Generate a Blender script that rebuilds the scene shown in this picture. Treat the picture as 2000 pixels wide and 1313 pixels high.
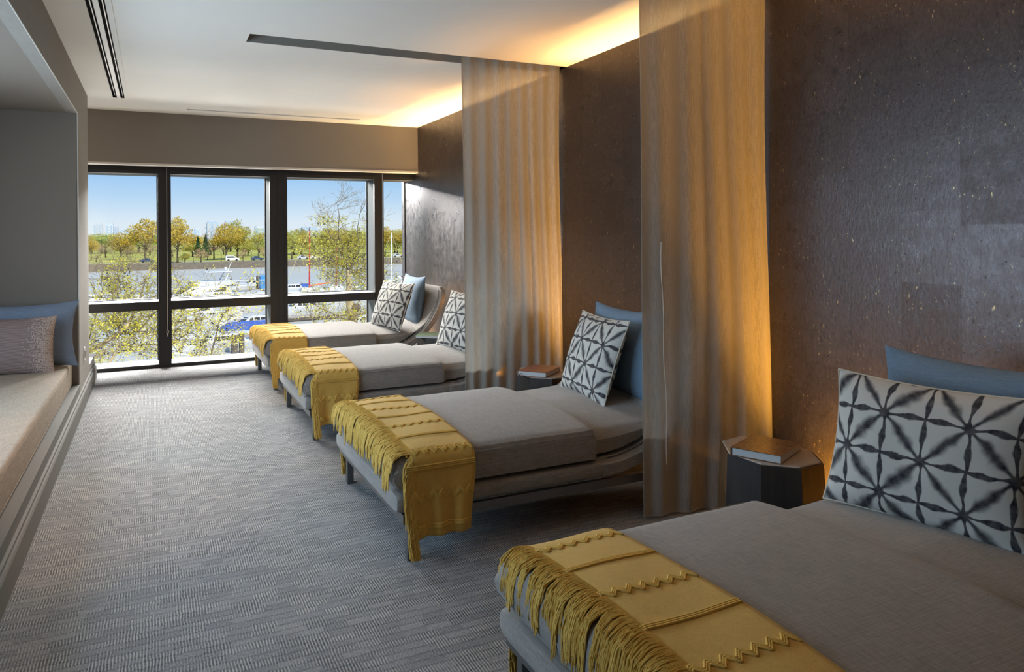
import bpy, math, random
import numpy as np
from mathutils import Vector, Matrix, noise as mnoise

random.seed(7); np.random.seed(7)
S = bpy.context.scene
COL = S.collection
for o in list(bpy.data.objects): bpy.data.objects.remove(o)

# ------------------------------------------------------------------ camera
F = 1447.85; YAW = 0.451163; Y0 = 455.13; ROLL = -0.0075276
cam = bpy.data.cameras.new('camera'); cam.sensor_width = 36.0
cam.lens = 36.0 * F / 2000.0
cam.shift_y = -(656.5 - Y0) / 2000.0
cam.clip_start = 0.05; cam.clip_end = 6000
co = bpy.data.objects.new('camera', cam); COL.objects.link(co)
fw = Vector((math.sin(YAW), math.cos(YAW), 0)); r = Vector((math.cos(YAW), -math.sin(YAW), 0)); u = r.cross(fw)
r2 = r * math.cos(ROLL) + u * math.sin(ROLL); u2 = -r * math.sin(ROLL) + u * math.cos(ROLL)
m = Matrix((r2, u2, -fw)).transposed().to_4x4(); m.translation = (0, 0, 1.4)
co.matrix_world = m
S.camera = co

# ------------------------------------------------------------------ exposure
S.view_settings.view_transform = 'Standard'
try: S.view_settings.look = 'None'
except Exception: pass
S.view_settings.exposure = 0.0; S.view_settings.gamma = 1.0
S.view_settings.use_curve_mapping = False
S.cycles.use_denoising = True
S.cycles.max_bounces = 10; S.cycles.diffuse_bounces = 5; S.cycles.glossy_bounces = 4
S.cycles.transparent_max_bounces = 16; S.cycles.transmission_bounces = 6
S.cycles.sample_clamp_indirect = 6.0
S.cycles.caustics_reflective = False; S.cycles.caustics_refractive = False

# ------------------------------------------------------------------ sky
W = bpy.data.worlds.new('sky'); S.world = W; W.use_nodes = True
nt = W.node_tree; nt.nodes.clear()
def wn(t): return nt.nodes.new(t)
tc = wn('ShaderNodeTexCoord'); sp = wn('ShaderNodeSeparateXYZ'); nt.links.new(tc.outputs['Generated'], sp.inputs[0])
rp = wn('ShaderNodeValToRGB'); nt.links.new(sp.outputs['Z'], rp.inputs[0])
cr = rp.color_ramp; cr.elements[0].position = 0.0; cr.elements[0].color = (0.80, 0.88, 0.95, 1)
cr.elements[1].position = 1.0; cr.elements[1].color = (0.10, 0.28, 0.75, 1)
for p, c in ((0.018, (0.74, 0.86, 0.97)), (0.045, (0.52, 0.73, 0.96)), (0.085, (0.31, 0.58, 0.94)), (0.3, (0.22, 0.47, 0.90))):
    e = cr.elements.new(p); e.color = c + (1,)
bg = wn('ShaderNodeBackground'); nt.links.new(rp.outputs[0], bg.inputs[0]); bg.inputs[1].default_value = 1.0
wo = wn('ShaderNodeOutputWorld'); nt.links.new(bg.outputs[0], wo.inputs[0])

# ------------------------------------------------------------------ lights
def light(name, kind, loc, energy, color, rot=None, target=None, **kw):
    l = bpy.data.lights.new(name, kind); l.energy = energy; l.color = color
    for k, v in kw.items(): setattr(l, k, v)
    o = bpy.data.objects.new(name, l); COL.objects.link(o); o.location = loc
    if target is not None:
        o.rotation_euler = (Vector(target) - Vector(loc)).to_track_quat('-Z', 'Y').to_euler()
    elif rot is not None: o.rotation_euler = rot
    return o
light('sun', 'SUN', (0, -30, 40), 6.0, (1.0, 0.95, 0.86), target=(-12, 6, 0), angle=0.01)
# unseen lamp added outside the far glazing to boost its daylight
light('window_fill', 'AREA', (0.25, 12.3, 3.10), 1950, (1.0, 0.985, 0.96), target=(0.25, 4.0, 0.9), shape='RECTANGLE', size=3.8, size_y=1.2)
# unseen lamp added below the window, imitating river glare on the ceiling
light('river_fill', 'AREA', (0.6, 16.0, -3.0), 720, (1.0, 0.965, 0.90), target=(0.6, 6.5, 2.2), shape='RECTANGLE', size=5.5, size_y=2.0)
# lamp added at the unseen niche window, standing in for its daylight
light('niche_daylight_lamp', 'AREA', (-1.66, 3.9, 1.35), 78, (0.56, 0.78, 1.0), target=(2.0, 3.9, 1.1), shape='RECTANGLE', size=2.9, size_y=1.45)
# fill lamp without a fixture, added over the near, unseen part of the aisle
light('ceiling_fill', 'AREA', (0.9, 0.6, 2.64), 1.2, (1.0, 0.93, 0.84), target=(0.9, 0.6, 0), shape='RECTANGLE', size=2.4, size_y=2.4)
light('downlight', 'SPOT', (0.02, 4.05, 2.65), 55, (1.0, 0.58, 0.28), target=(-0.30, 4.25, 0), spot_size=math.radians(44), spot_blend=.7, shadow_soft_size=.04)  # unseen spot added for the warm patch on the carpet by the bench
AMB = (1.0, 0.45, 0.06)
LED_Y0, LED_Y1 = -0.4, 8.44
BAYS = ((LED_Y0, 2.64), (3.26, 4.74), (5.34, LED_Y1))          # one strip per bay, broken where the curtains hang
GAPS = ((2.04, 2.46), (4.16, 4.56), (6.24, 6.66))               # brighter strips behind the side tables
for nm, wpm, x, spread, tilt, segs in (('led_glow', 5, 2.75, 130, .30, BAYS), ('led_glow_table', 135, 2.765, 118, .58, GAPS), ('led_beam', 2.6, 2.785, 16, 0, BAYS),
                                       ('led_beam_wide', 2.4, 2.785, 30, 0, BAYS), ('led_beam_corner', 48, 2.80, 80, 0, ((7.95, LED_Y1),))):  # corner beam: extra strip added to brighten the bulkhead end
    for y0, y1 in segs:
        light(nm, 'AREA', (x, (y0 + y1) / 2, 0.062), wpm * (y1 - y0), AMB if 'glow' in nm else (1.0, 0.67, 0.30), rot=(0, math.pi + tilt, 0), shape='RECTANGLE',
              size=0.02, size_y=y1 - y0, spread=math.radians(spread))

# ================================================================== helpers
class MB:
    def __init__(s): s.v = []; s.f = []; s.mi = []; s.uv = {}
    def add(s, verts, faces, mi=0):
        n = len(s.v); s.v += [tuple(p) for p in verts]
        s.f += [tuple(n + i for i in f) for f in faces]; s.mi += [mi] * len(faces); return n
    def box(s, x0, x1, y0, y1, z0, z1, mi=0):
        s.add([(x0,y0,z0),(x1,y0,z0),(x1,y1,z0),(x0,y1,z0),(x0,y0,z1),(x1,y0,z1),(x1,y1,z1),(x0,y1,z1)],
              [(0,3,2,1),(4,5,6,7),(0,1,5,4),(1,2,6,5),(2,3,7,6),(3,0,4,7)], mi); return s
    def bbox(s, x0, x1, y0, y1, z0, z1, b, mi=0):
        """box with chamfered edges"""
        b = min(b, (x1-x0)*.49, (y1-y0)*.49, (z1-z0)*.49)
        def ring(i, z): return [(x0+i,y0+b,z),(x0+b,y0+i,z),(x1-b,y0+i,z),(x1-i,y0+b,z),(x1-i,y1-b,z),(x1-b,y1-i,z),(x0+b,y1-i,z),(x0+i,y1-b,z)]
        s.loft([ring(b*.999, z0), ring(0, z0+b), ring(0, z1-b), ring(b*.999, z1)], mi=mi); return s
    def loft(s, rings, cap=True, closed=True, mi=0):
        n = len(rings[0]); base = len(s.v); fs = []
        vs = [p for rg in rings for p in rg]
        for i in range(len(rings)-1):
            for j in range(n if closed else n-1):
                k = (j+1) % n
                fs.append((i*n+j, i*n+k, (i+1)*n+k, (i+1)*n+j))
        if cap and closed:
            fs.append(tuple(range(n-1, -1, -1))); fs.append(tuple((len(rings)-1)*n + j for j in range(n)))
        s.add(vs, fs, mi); return s
    def grid(s, fn, nu, nv, mi=0, closed_u=False):
        vs = [fn(i/(nu if closed_u else nu-1), j/(nv-1)) for i in range(nu) for j in range(nv)]
        fs = []
        for i in range(nu if closed_u else nu-1):
            for j in range(nv-1):
                a = i*nv+j; b = ((i+1) % nu)*nv+j
                fs.append((a, b, b+1, a+1))
        s.add(vs, fs, mi); return s
    def tube(s, pts, rad, n=6, cap=True, mi=0):
        pts = [Vector(p) for p in pts]; N = len(pts)
        if not hasattr(rad, '__len__'): rad = [rad]*N
        rings = []; prev = None
        for i, p in enumerate(pts):
            d = (pts[min(i+1,N-1)] - pts[max(i-1,0)])
            if d.length < 1e-9: d = Vector((0,0,1))
            d.normalize()
            if prev is None:
                a = Vector((0,0,1)) if abs(d.z) < .9 else Vector((1,0,0))
                x = d.cross(a).normalized()
            else:
                x = (prev - d*prev.dot(d))
                x = x.normalized() if x.length > 1e-6 else d.orthogonal().normalized()
            prev = x; y = d.cross(x)
            rings.append([p + (x*math.cos(2*math.pi*k/n) + y*math.sin(2*math.pi*k/n))*rad[i] for k in range(n)])
        s.loft(rings, cap=cap, mi=mi); return s
    def ball(s, c, rx, ry=None, rz=None, nu=8, nv=6, mi=0):
        ry = ry or rx; rz = rz or rx
        rings = []
        for j in range(1, nv):
            t = math.pi*j/nv
            rings.append([(c[0]+rx*math.sin(t)*math.cos(2*math.pi*k/nu), c[1]+ry*math.sin(t)*math.sin(2*math.pi*k/nu), c[2]-rz*math.cos(t)) for k in range(nu)])
        s.loft(rings, mi=mi); return s
    def prism(s, poly, z0, z1, mi=0):
        s.loft([[(x,y,z0) for x,y in poly], [(x,y,z1) for x,y in poly]], mi=mi); return s
    def xprism(s, prof, y0, y1, mi=0):
        """profile in (x,z) extruded along y"""
        s.loft([[(x,y0,z) for x,z in prof], [(x,y1,z) for x,z in prof]], mi=mi); return s
    def mesh(s, name, mats, smooth=False, uv=None, fix=True):
        me = bpy.data.meshes.new(name); me.from_pydata(s.v, [], s.f)
        for mm in (mats if isinstance(mats, (list, tuple)) else [mats]): me.materials.append(mm)
        if any(s.mi): me.polygons.foreach_set('material_index', s.mi)
        if fix:
            import bmesh
            bm = bmesh.new(); bm.from_mesh(me); bmesh.ops.recalc_face_normals(bm, faces=bm.faces); bm.to_mesh(me); bm.free()
        if smooth is True: me.polygons.foreach_set('use_smooth', [True]*len(me.polygons))
        if uv is not None:
            l = me.uv_layers.new(name='UVMap')
            for lp in me.loops: l.data[lp.index].uv = uv[lp.vertex_index]
        me.update()
        if smooth == 'auto':
            me.polygons.foreach_set('use_smooth', [True]*len(me.polygons))
            try: me.set_sharp_from_angle(angle=math.radians(35))
            except Exception: pass
        return me
    def build(s, name, mats, parent=None, smooth=False, loc=None, uv=None, fix=True):
        return link(name, s.mesh(name, mats, smooth, uv, fix), parent, loc)

def link(name, me, parent=None, loc=None):
    o = bpy.data.objects.new(name, me); COL.objects.link(o)
    if parent is not None: o.parent = parent
    if loc is not None: o.location = loc
    return o
def tag(o, label, cat, group=None, kind=None):
    o['label'] = label; o['category'] = cat
    if group: o['group'] = group
    if kind: o['kind'] = kind
    return o
def thing(name, label, cat, loc=(0,0,0), rotz=0.0, group=None):
    o = bpy.data.objects.new(name, None); COL.objects.link(o); o.location = loc; o.rotation_euler = (0,0,rotz)
    o.empty_display_size = .1
    return tag(o, label, cat, group)
def struct(o): o['kind'] = 'structure'; return o
def copy_tree(o, parent=None, label=None):
    c = o.copy(); COL.objects.link(c)
    if parent is not None: c.parent = parent
    if label: c['label'] = label
    for ch in list(o.children): copy_tree(ch, c)
    return c
def sm(a, b, x):
    t = max(0., min(1., (x-a)/(b-a))); return t*t*(3-2*t)
def lerp(a, b, t): return a + (b-a)*t
def interp(x, xs, ys): return float(np.interp(x, xs, ys))

# ------------------------------------------------------------------ materials
class NT:
    def __init__(s, name):
        s.m = bpy.data.materials.new(name); s.m.use_nodes = True; s.t = s.m.node_tree
        s.b = s.t.nodes['Principled BSDF']; s.out = s.t.nodes['Material Output']
    def n(s, t, **kw):
        nd = s.t.nodes.new(t)
        for k, v in kw.items(): setattr(nd, k, v)
        return nd
    def put(s, sock, v):
        if isinstance(v, bpy.types.NodeSocket): s.t.links.new(v, sock)
        elif isinstance(v, (tuple, list)) and len(v) == 3 and sock.type == 'RGBA': sock.default_value = tuple(v)+(1,)
        else: sock.default_value = v
    def m_(s, op, a, b=None, c=None, clamp=False):
        nd = s.n('ShaderNodeMath', operation=op, use_clamp=clamp)
        for i, v in enumerate((a, b, c)):
            if v is not None: s.put(nd.inputs[i], v)
        return nd.outputs[0]
    def mix(s, f, a, b, mode='MIX'):
        nd = s.n('ShaderNodeMix', data_type='RGBA', blend_type=mode)
        s.put(nd.inputs[0], f); s.put(nd.inputs[6], a); s.put(nd.inputs[7], b); return nd.outputs[2]
    def ramp(s, f, stops):
        nd = s.n('ShaderNodeValToRGB'); e = nd.color_ramp.elements
        e[0].position, e[0].color = stops[0][0], tuple(stops[0][1])+(1,)
        e[1].position, e[1].color = stops[-1][0], tuple(stops[-1][1])+(1,)
        for p, c in stops[1:-1]:
            k = e.new(p); k.color = tuple(c)+(1,)
        s.put(nd.inputs[0], f); return nd.outputs[0]
    def sstep(s, a, b, v):
        nd = s.n('ShaderNodeMapRange', interpolation_type='SMOOTHSTEP'); s.put(nd.inputs[0], v)
        nd.inputs[1].default_value = a; nd.inputs[2].default_value = b; return nd.outputs[0]
    def coord(s, kind='Object', scale=(1,1,1), rot=(0,0,0), loc=(0,0,0)):
        t = s.n('ShaderNodeTexCoord'); mp = s.n('ShaderNodeMapping')
        mp.inputs['Scale'].default_value = scale; mp.inputs['Rotation'].default_value = rot; mp.inputs['Location'].default_value = loc
        s.t.links.new(t.outputs[kind], mp.inputs[0]); return mp.outputs[0]
    def sep(s, v):
        nd = s.n('ShaderNodeSeparateXYZ'); s.t.links.new(v, nd.inputs[0]); return nd.outputs
    def comb(s, x=0., y=0., z=0.):
        nd = s.n('ShaderNodeCombineXYZ')
        for i, v in enumerate((x, y, z)): s.put(nd.inputs[i], v)
        return nd.outputs[0]
    def noise(s, v, scale=5., detail=2., rough=.5):
        nd = s.n('ShaderNodeTexNoise'); s.t.links.new(v, nd.inputs['Vector']); nd.inputs['Scale'].default_value = scale
        nd.inputs['Detail'].default_value = detail; nd.inputs['Roughness'].default_value = rough; return nd.outputs[0]
    def white(s, v):
        nd = s.n('ShaderNodeTexWhiteNoise', noise_dimensions='3D'); s.t.links.new(v, nd.inputs[0]); return nd.outputs[0]
    def voro(s, v, scale, feature='F1'):
        nd = s.n('ShaderNodeTexVoronoi', feature=feature); s.t.links.new(v, nd.inputs['Vector']); nd.inputs['Scale'].default_value = scale; return nd.outputs[0]
    def bump(s, h, strength=.3, dist=.002):
        nd = s.n('ShaderNodeBump'); nd.inputs['Strength'].default_value = strength; nd.inputs['Distance'].default_value = dist
        s.put(nd.inputs['Height'], h); s.t.links.new(nd.outputs[0], s.b.inputs['Normal']); return nd
    def base(s, color=None, rough=None, metal=None, spec=None):
        if color is not None: s.put(s.b.inputs['Base Color'], color)
        if rough is not None: s.put(s.b.inputs['Roughness'], rough)
        if metal is not None: s.put(s.b.inputs['Metallic'], metal)
        if spec is not None: s.put(s.b.inputs['Specular IOR Level'], spec)
        return s
def lin(r_, g_, b_):
    f = lambda c: (c/255/12.92) if c/255 <= .04045 else ((c/255+.055)/1.055)**2.4
    return (f(r_), f(g_), f(b_))
def plain(name, col, rough=.6, metal=0., var=.08, vs=6., bump=0., spec=.5):
    k = NT(name); v = k.coord('Object'); nz = k.noise(v, vs, 4)
    c = k.mix(nz, tuple(x*(1-var) for x in col), tuple(min(1, x*(1+var)) for x in col))
    k.base(c, rough, metal, spec)
    if bump: k.bump(k.noise(v, vs*12, 3), bump, .002)
    return k.m
def linen(name, col, sc=260., amt=.22, rough=.85, bump=.25, axes=None, sheen=0.):
    k = NT(name); v1 = k.coord('Object', (sc, sc*.06, sc*.5)); v2 = k.coord('Object', (sc*.08, sc, sc*.5))
    a = k.noise(v1, 1., 2); b = k.noise(v2, 1., 2); big = k.noise(k.coord('Object'), 9., 3)
    w = k.m_('ADD', k.m_('MULTIPLY', a, .45), k.m_('MULTIPLY', b, .45)); w = k.m_('ADD', w, k.m_('MULTIPLY', big, .1))
    w = k.sstep(.3, .7, w)
    c = k.mix(w, tuple(x*(1-amt) for x in col), tuple(min(1, x*(1+amt)) for x in col))
    k.base(c, rough, 0., .25); k.bump(w, bump, .001)
    if sheen: k.b.inputs['Sheen Weight'].default_value = sheen
    return k.m

M = {}
M['ceiling'] = plain('ceiling_paint', (.84, .82, .775), .9, var=.02)
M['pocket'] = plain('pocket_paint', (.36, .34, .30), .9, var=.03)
M['greige'] = linen('greige_wallcovering', (.30, .27, .235), 150, .08, .8, .12)
M['bulkhead'] = plain('bulkhead_paint', (.23, .20, .172), .9, var=.02)
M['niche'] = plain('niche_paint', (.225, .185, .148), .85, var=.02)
M['trim'] = plain('trim_paint', (.19, .18, .165), .8, var=.03, spec=.15)
M['trim_light'] = plain('trim_edge', (.62, .58, .52), .4, var=.02)
M['white'] = plain('white_paint', (.75, .74, .71), .5, var=.02)
M['frame_dark'] = plain('dark_window_frame', (.018, .017, .018), .45, .0, var=.1, spec=.4)
M['frame_side'] = plain('aluminium_reveal', (.07, .078, .08), .9, .0, var=.04, spec=.08)
M['sill'] = plain('white_sill', (.78, .78, .78), .45, var=.02)
M['steel'] = plain('brushed_steel', (.22, .215, .21), .38, .85, var=.12, vs=30)
M['black'] = plain('black_slot', (.012, .012, .012), .6)
M['chain'] = plain('blind_chain', (.35, .34, .33), .4, .6)
# carpet
k = NT('ribbed_carpet')
v = k.coord('Object'); x, y, z = k.sep(v)
wob = k.m_('MULTIPLY', k.m_('SUBTRACT', k.noise(k.coord('Object', (1.2, 30, 1)), 1., 2), .5), .02)
yy = k.m_('ADD', y, wob)
RW = .040
row = k.m_('FLOOR', k.m_('DIVIDE', yy, RW))
rofs = k.white(k.comb(row, 3.0, 0.0))
blk = k.m_('FLOOR', k.m_('DIVIDE', k.m_('ADD', x, k.m_('MULTIPLY', rofs, .7)), .085))
rnd = k.white(k.comb(row, blk, 1.0)); rnd2 = k.white(k.comb(blk, row, 7.0))
rib = k.m_('SINE', k.m_('MULTIPLY', k.m_('ADD', x, k.m_('MULTIPLY', k.m_('SUBTRACT', k.noise(v, 16., 2), .5), .010)), 2*math.pi/.0100))
rib = k.m_('POWER', k.m_('ADD', k.m_('MULTIPLY', rib, .5), .5), 1.6)
big = k.noise(k.coord('Object', (2.6, 5.5, 1)), 2.6, 3, .65)
ribamt = k.sstep(.38, .62, k.m_('ADD', k.m_('MULTIPLY', rnd, .28), k.m_('MULTIPLY', big, .72)))
fine = k.noise(k.coord('Object', (1, .35, 1)), 210., 3, .65)
rowl = k.m_('FRACT', k.m_('DIVIDE', yy, RW)); edge = k.m_('MULTIPLY', k.sstep(0., .2, rowl), k.sstep(1.0, .8, rowl))
h = k.m_('ADD', k.m_('MULTIPLY', k.m_('MULTIPLY', k.m_('SUBTRACT', rib, .38), ribamt), .46), k.m_('MULTIPLY', fine, .66))
h = k.m_('ADD', h, k.m_('MULTIPLY', k.m_('SUBTRACT', rnd2, .5), .10))
h = k.m_('ADD', h, k.m_('MULTIPLY', k.m_('SUBTRACT', edge, .8), .10))
cc = k.ramp(h, [(.05, (.07, .073, .08)), (.34, (.25, .25, .253)), (.72, (.56, .54, .51))])
k.base(cc, .95, 0., .1); k.bump(h, .5, .005); M['carpet'] = k.m
# metallic cork wallcovering
k = NT('metallic_cork_wallcovering')
v = k.coord('Object'); x, y, z = k.sep(v)
ty = k.m_('FLOOR', k.m_('DIVIDE', k.m_('SUBTRACT', y, .05), .2585)); tz = k.m_('FLOOR', k.m_('DIVIDE', k.m_('ADD', z, k.m_('MULTIPLY', k.white(k.comb(ty, 5., 0.)), .3)), .30))
tr = k.white(k.comb(ty, tz, 2.))
n1 = k.noise(k.coord('Object', (1, 1.3, .8)), 55., 5, .65); n2 = k.noise(v, 14., 4, .6)
grain = k.noise(k.coord('Object', (1, 8, 1)), 60., 3)
crack = k.noise(k.coord('Object', (1, 1.6, .9)), 38., 6, .7)
cl = k.noise(v, 5., 2)
fl = k.m_('MULTIPLY', k.sstep(.615, .66, crack), k.sstep(.47, .56, k.noise(k.coord('Object', (1, 1, 1), loc=(3, 1, 2)), 7., 2)))
dark = k.sstep(.33, .40, crack)
t = k.m_('ADD', k.m_('MULTIPLY', tr, .22), k.m_('MULTIPLY', n1, .78))
bc = k.mix(t, (.042, .033, .031), (.120, .105, .107))
bc = k.mix(dark, (.035, .028, .026), bc); bc = k.mix(fl, bc, (.42, .33, .18))
sy = k.m_('ABSOLUTE', k.m_('SUBTRACT', k.m_('FRACT', k.m_('DIVIDE', k.m_('SUBTRACT', y, .05), .2585)), .5))
seam = k.sstep(.4955, .498, sy); bc = k.mix(k.m_('MULTIPLY', seam, .6), bc, (.05, .045, .045))
rg = k.m_('ADD', k.m_('MULTIPLY', k.m_('SUBTRACT', n2, .5), .35), k.m_('ADD', .35, k.m_('MULTIPLY', tr, -.05)))
k.base(bc, rg, .78, .4); k.bump(k.m_('ADD', k.m_('ADD', n1, k.m_('MULTIPLY', grain, .4)), k.m_('MULTIPLY', crack, .9)), .34, .003); M['cork'] = k.m
# fabrics
M['bed'] = linen('greige_linen', (.265, .24, .215), 240, .20, .9, .3, sheen=.2)
M['bench'] = linen('beige_bench_linen', (.37, .29, .215), 200, .22, .9, .3)
M['blue'] = linen('dusty_blue_linen', (.17, .245, .325), 300, .14, .85, .2)
M['slate'] = linen('slate_blue_linen', (.21, .25, .32), 300, .14, .85, .2)
# mustard knit
k = NT('mustard_knit'); v = k.coord('Object')
n = k.noise(v, 420., 2); n2 = k.noise(v, 60., 3)
k.base(k.mix(k.m_('ADD', k.m_('MULTIPLY', n, .7), k.m_('MULTIPLY', n2, .3)), (.46, .255, .042), (.87, .56, .155)), .95, 0., .1)
k.bump(n, .55, .003); k.b.inputs['Sheen Weight'].default_value = .35; k.b.inputs['Sheen Tint'].default_value = (1, .85, .5, 1); M['mustard'] = k.m
k = NT('mustard_yarn'); v = k.coord('Object'); n = k.noise(v, 260., 2)
k.base(k.mix(n, (.52, .295, .05), (.92, .61, .175)), .9, 0., .1); k.bump(n, .4, .002); M['yarn'] = k.m
# star-dyed cotton
k = NT('star_dyed_cotton')
uvv = k.coord('UV'); dist = k.noise(uvv, 9., 2); dist2 = k.noise(k.coord('UV', loc=(3, 5, 1)), 9., 2); fz = k.noise(uvv, 45., 3)
ux, uy, _ = k.sep(uvv)
ux = k.m_('ADD', ux, k.m_('MULTIPLY', k.m_('SUBTRACT', dist, .5), .030)); uy = k.m_('ADD', uy, k.m_('MULTIPLY', k.m_('SUBTRACT', dist2, .5), .030))
A = .262; B = .262
def fold(c, p, ofs=0.):   # distance to nearest multiple of p
    q = k.m_('FRACT', k.m_('ADD', k.m_('DIVIDE', k.m_('SUBTRACT', c, ofs), p), .5))
    return k.m_('MULTIPLY', k.m_('ABSOLUTE', k.m_('SUBTRACT', q, .5)), p)
def line(dperp, t, half, w0, wb, tb, soft, spread):
    """dye stroke: perpendicular distance dperp, distance t along it from the star (0..half)"""
    bul = k.m_('POWER', 2.718, k.m_('MULTIPLY', k.m_('POWER', k.m_('DIVIDE', k.m_('SUBTRACT', t, tb), spread), 2.), -1.))
    flare = k.m_('POWER', 2.718, k.m_('MULTIPLY', k.m_('POWER', k.m_('DIVIDE', t, .016), 2.), -1.))
    w = k.m_('ADD', k.m_('ADD', w0, k.m_('MULTIPLY', bul, wb)), k.m_('MULTIPLY', flare, .010))
    w = k.m_('MULTIPLY', w, k.m_('ADD', .65, k.m_('MULTIPLY', fz, .7)))
    q = k.m_('DIVIDE', dperp, w)
    core = k.m_('SUBTRACT', 1., k.sstep(1 - soft, 1 + soft*.4, q))
    return core
def tri(c, p, ofs=0.): return fold(c, p, ofs)
# vertical strokes through every star column; stars of even columns at y = 0 mod B, odd ones at B/2 mod B
colpar = k.m_('MODULO', k.m_('FLOOR', k.m_('ADD', k.m_('DIVIDE', ux, A/2), 40.5)), 2.)
rowpar = k.m_('MODULO', k.m_('FLOOR', k.m_('ADD', k.m_('DIVIDE', uy, B/2), 40.5)), 2.)
dv = fold(ux, A/2); tv = fold(k.m_('ADD', uy, k.m_('MULTIPLY', colpar, B/2)), B)
dh = fold(uy, B/2); th = fold(k.m_('ADD', ux, k.m_('MULTIPLY', rowpar, A/2)), A)
R2 = math.sqrt(.5)
d1 = k.m_('MULTIPLY', k.m_('SUBTRACT', ux, uy), R2); d2 = k.m_('MULTIPLY', k.m_('ADD', ux, uy), R2)
P = A*R2
L1 = line(dv, tv, B/2, .0034, .0095, .085, .35, .03); L2 = line(dh, th, A/2, .0034, .0095, .085, .35, .03)
rn1 = k.white(k.comb(k.m_('FLOOR', k.m_('ADD', k.m_('DIVIDE', d1, P), .5)), k.m_('FLOOR', k.m_('DIVIDE', d2, P)), 1.))
rn2 = k.white(k.comb(k.m_('FLOOR', k.m_('ADD', k.m_('DIVIDE', d2, P), .5)), k.m_('FLOOR', k.m_('DIVIDE', d1, P)), 2.))
L3 = line(fold(d1, P), fold(d2, P), P/2, .0030, k.m_('ADD', .010, k.m_('MULTIPLY', rn1, .016)), .075, .85, .036)
L4 = line(fold(d2, P), fold(d1, P), P/2, .0030, k.m_('ADD', .010, k.m_('MULTIPLY', rn2, .016)), .075, .85, .036)
ink = k.m_('MAXIMUM', k.m_('MAXIMUM', L1, L2), k.m_('MAXIMUM', L3, L4))
ink = k.m_('MULTIPLY', ink, k.m_('ADD', .72, k.m_('MULTIPLY', fz, .4)), clamp=True)
k.base(k.mix(ink, (.60, .58, .53), (.028, .026, .034)), .9, 0., .15); k.bump(k.noise(uvv, 260., 2), .12, .001); M['star'] = k.m
M['cream_piping'] = plain('cream_piping', (.62, .56, .45), .8)
# lumbar pillow: mauve ribbed weave with copper sequined side
k = NT('mauve_beaded_weave'); uvv = k.coord('UV'); ux, uy, _ = k.sep(uvv)
ribs = k.m_('SINE', k.m_('ADD', k.m_('MULTIPLY', uy, 2*math.pi/.0085), k.m_('MULTIPLY', k.noise(k.coord('UV', (3, 60, 1)), 1., 2), 2.)))
ribs = k.m_('ADD', k.m_('MULTIPLY', ribs, .5), .5)
bcx = k.m_('SUBTRACT', k.m_('FRACT', k.m_('DIVIDE', ux, .007)), .5); bcy = k.m_('SUBTRACT', k.m_('FRACT', k.m_('DIVIDE', uy, .007)), .5)
cell = k.white(k.comb(k.m_('FLOOR', k.m_('DIVIDE', ux, .007)), k.m_('FLOOR', k.m_('DIVIDE', uy, .007)), 0.))
dot = k.m_('MULTIPLY', k.m_('LESS_THAN', k.m_('ABSOLUTE', bcx), .3), k.m_('LESS_THAN', k.m_('ABSOLUTE', bcy), .3))
edge_d = k.m_('ABSOLUTE', ux)
dens = k.sstep(.10, .27, edge_d); dot = k.m_('MULTIPLY', dot, k.m_('LESS_THAN', cell, k.m_('MULTIPLY', dens, .85)))
bc = k.mix(ribs, (.15, .095, .085), (.40, .28, .24)); bc = k.mix(k.sstep(.22, .33, edge_d), bc, (.36, .21, .13)); bc = k.mix(dot, bc, (.72, .55, .44))
k.base(bc, .7, 0., .3); k.bump(k.m_('ADD', ribs, dot), .35, .002); M['mauve'] = k.m
# sheer curtain
def curtain_mat(name, col, open_):
    k = NT(name); uvv = k.coord('UV'); ux, uy, _ = k.sep(uvv)
    c = k.m_('FLOOR', k.m_('DIVIDE', ux, .0075)); ro = k.white(k.comb(c, 1., 0.))
    yy = k.m_('ADD', k.m_('DIVIDE', uy, .052), k.m_('MULTIPLY', ro, 1.0))
    rr = k.white(k.comb(c, k.m_('FLOOR', yy), 2.))
    dash = k.m_('MULTIPLY', k.m_('GREATER_THAN', k.m_('FRACT', yy), .14), k.m_('LESS_THAN', k.m_('ABSOLUTE', k.m_('SUBTRACT', k.m_('FRACT', k.m_('DIVIDE', ux, .0075)), .5)), .36))
    band = k.sstep(.40, .60, k.noise(k.coord('UV', (9, .12, 1)), 1., 2))
    dens = k.m_('MULTIPLY', dash, k.m_('GREATER_THAN', rr, .35)); dens = k.m_('MULTIPLY', dens, k.m_('ADD', .25, k.m_('MULTIPLY', band, .75)))
    thr = k.noise(k.coord('UV', (500, 12, 1)), 1., 2)
    colr = k.mix(dens, col, tuple(min(1, q*1.16) for q in col)); colr = k.mix(k.m_('MULTIPLY', thr, .06), colr, tuple(q*.75 for q in col))
    df = k.n('ShaderNodeBsdfDiffuse'); tl = k.n('ShaderNodeBsdfTranslucent'); tp = k.n('ShaderNodeBsdfTransparent')
    k.put(df.inputs[0], colr); k.put(tl.inputs[0], colr)
    m1 = k.n('ShaderNodeMixShader'); m1.inputs[0].default_value = .26; k.t.links.new(df.outputs[0], m1.inputs[1]); k.t.links.new(tl.outputs[0], m1.inputs[2])
    m2 = k.n('ShaderNodeMixShader'); k.put(m2.inputs[0], k.m_('SUBTRACT', open_, k.m_('MULTIPLY', dens, open_*.5)))
    k.t.links.new(m1.outputs[0], m2.inputs[1]); k.t.links.new(tp.outputs[0], m2.inputs[2]); k.t.links.new(m2.outputs[0], k.out.inputs[0])
    return k.m
M['curtain'] = curtain_mat('sheer_dash_weave', (.43, .41, .37), .08)
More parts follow.
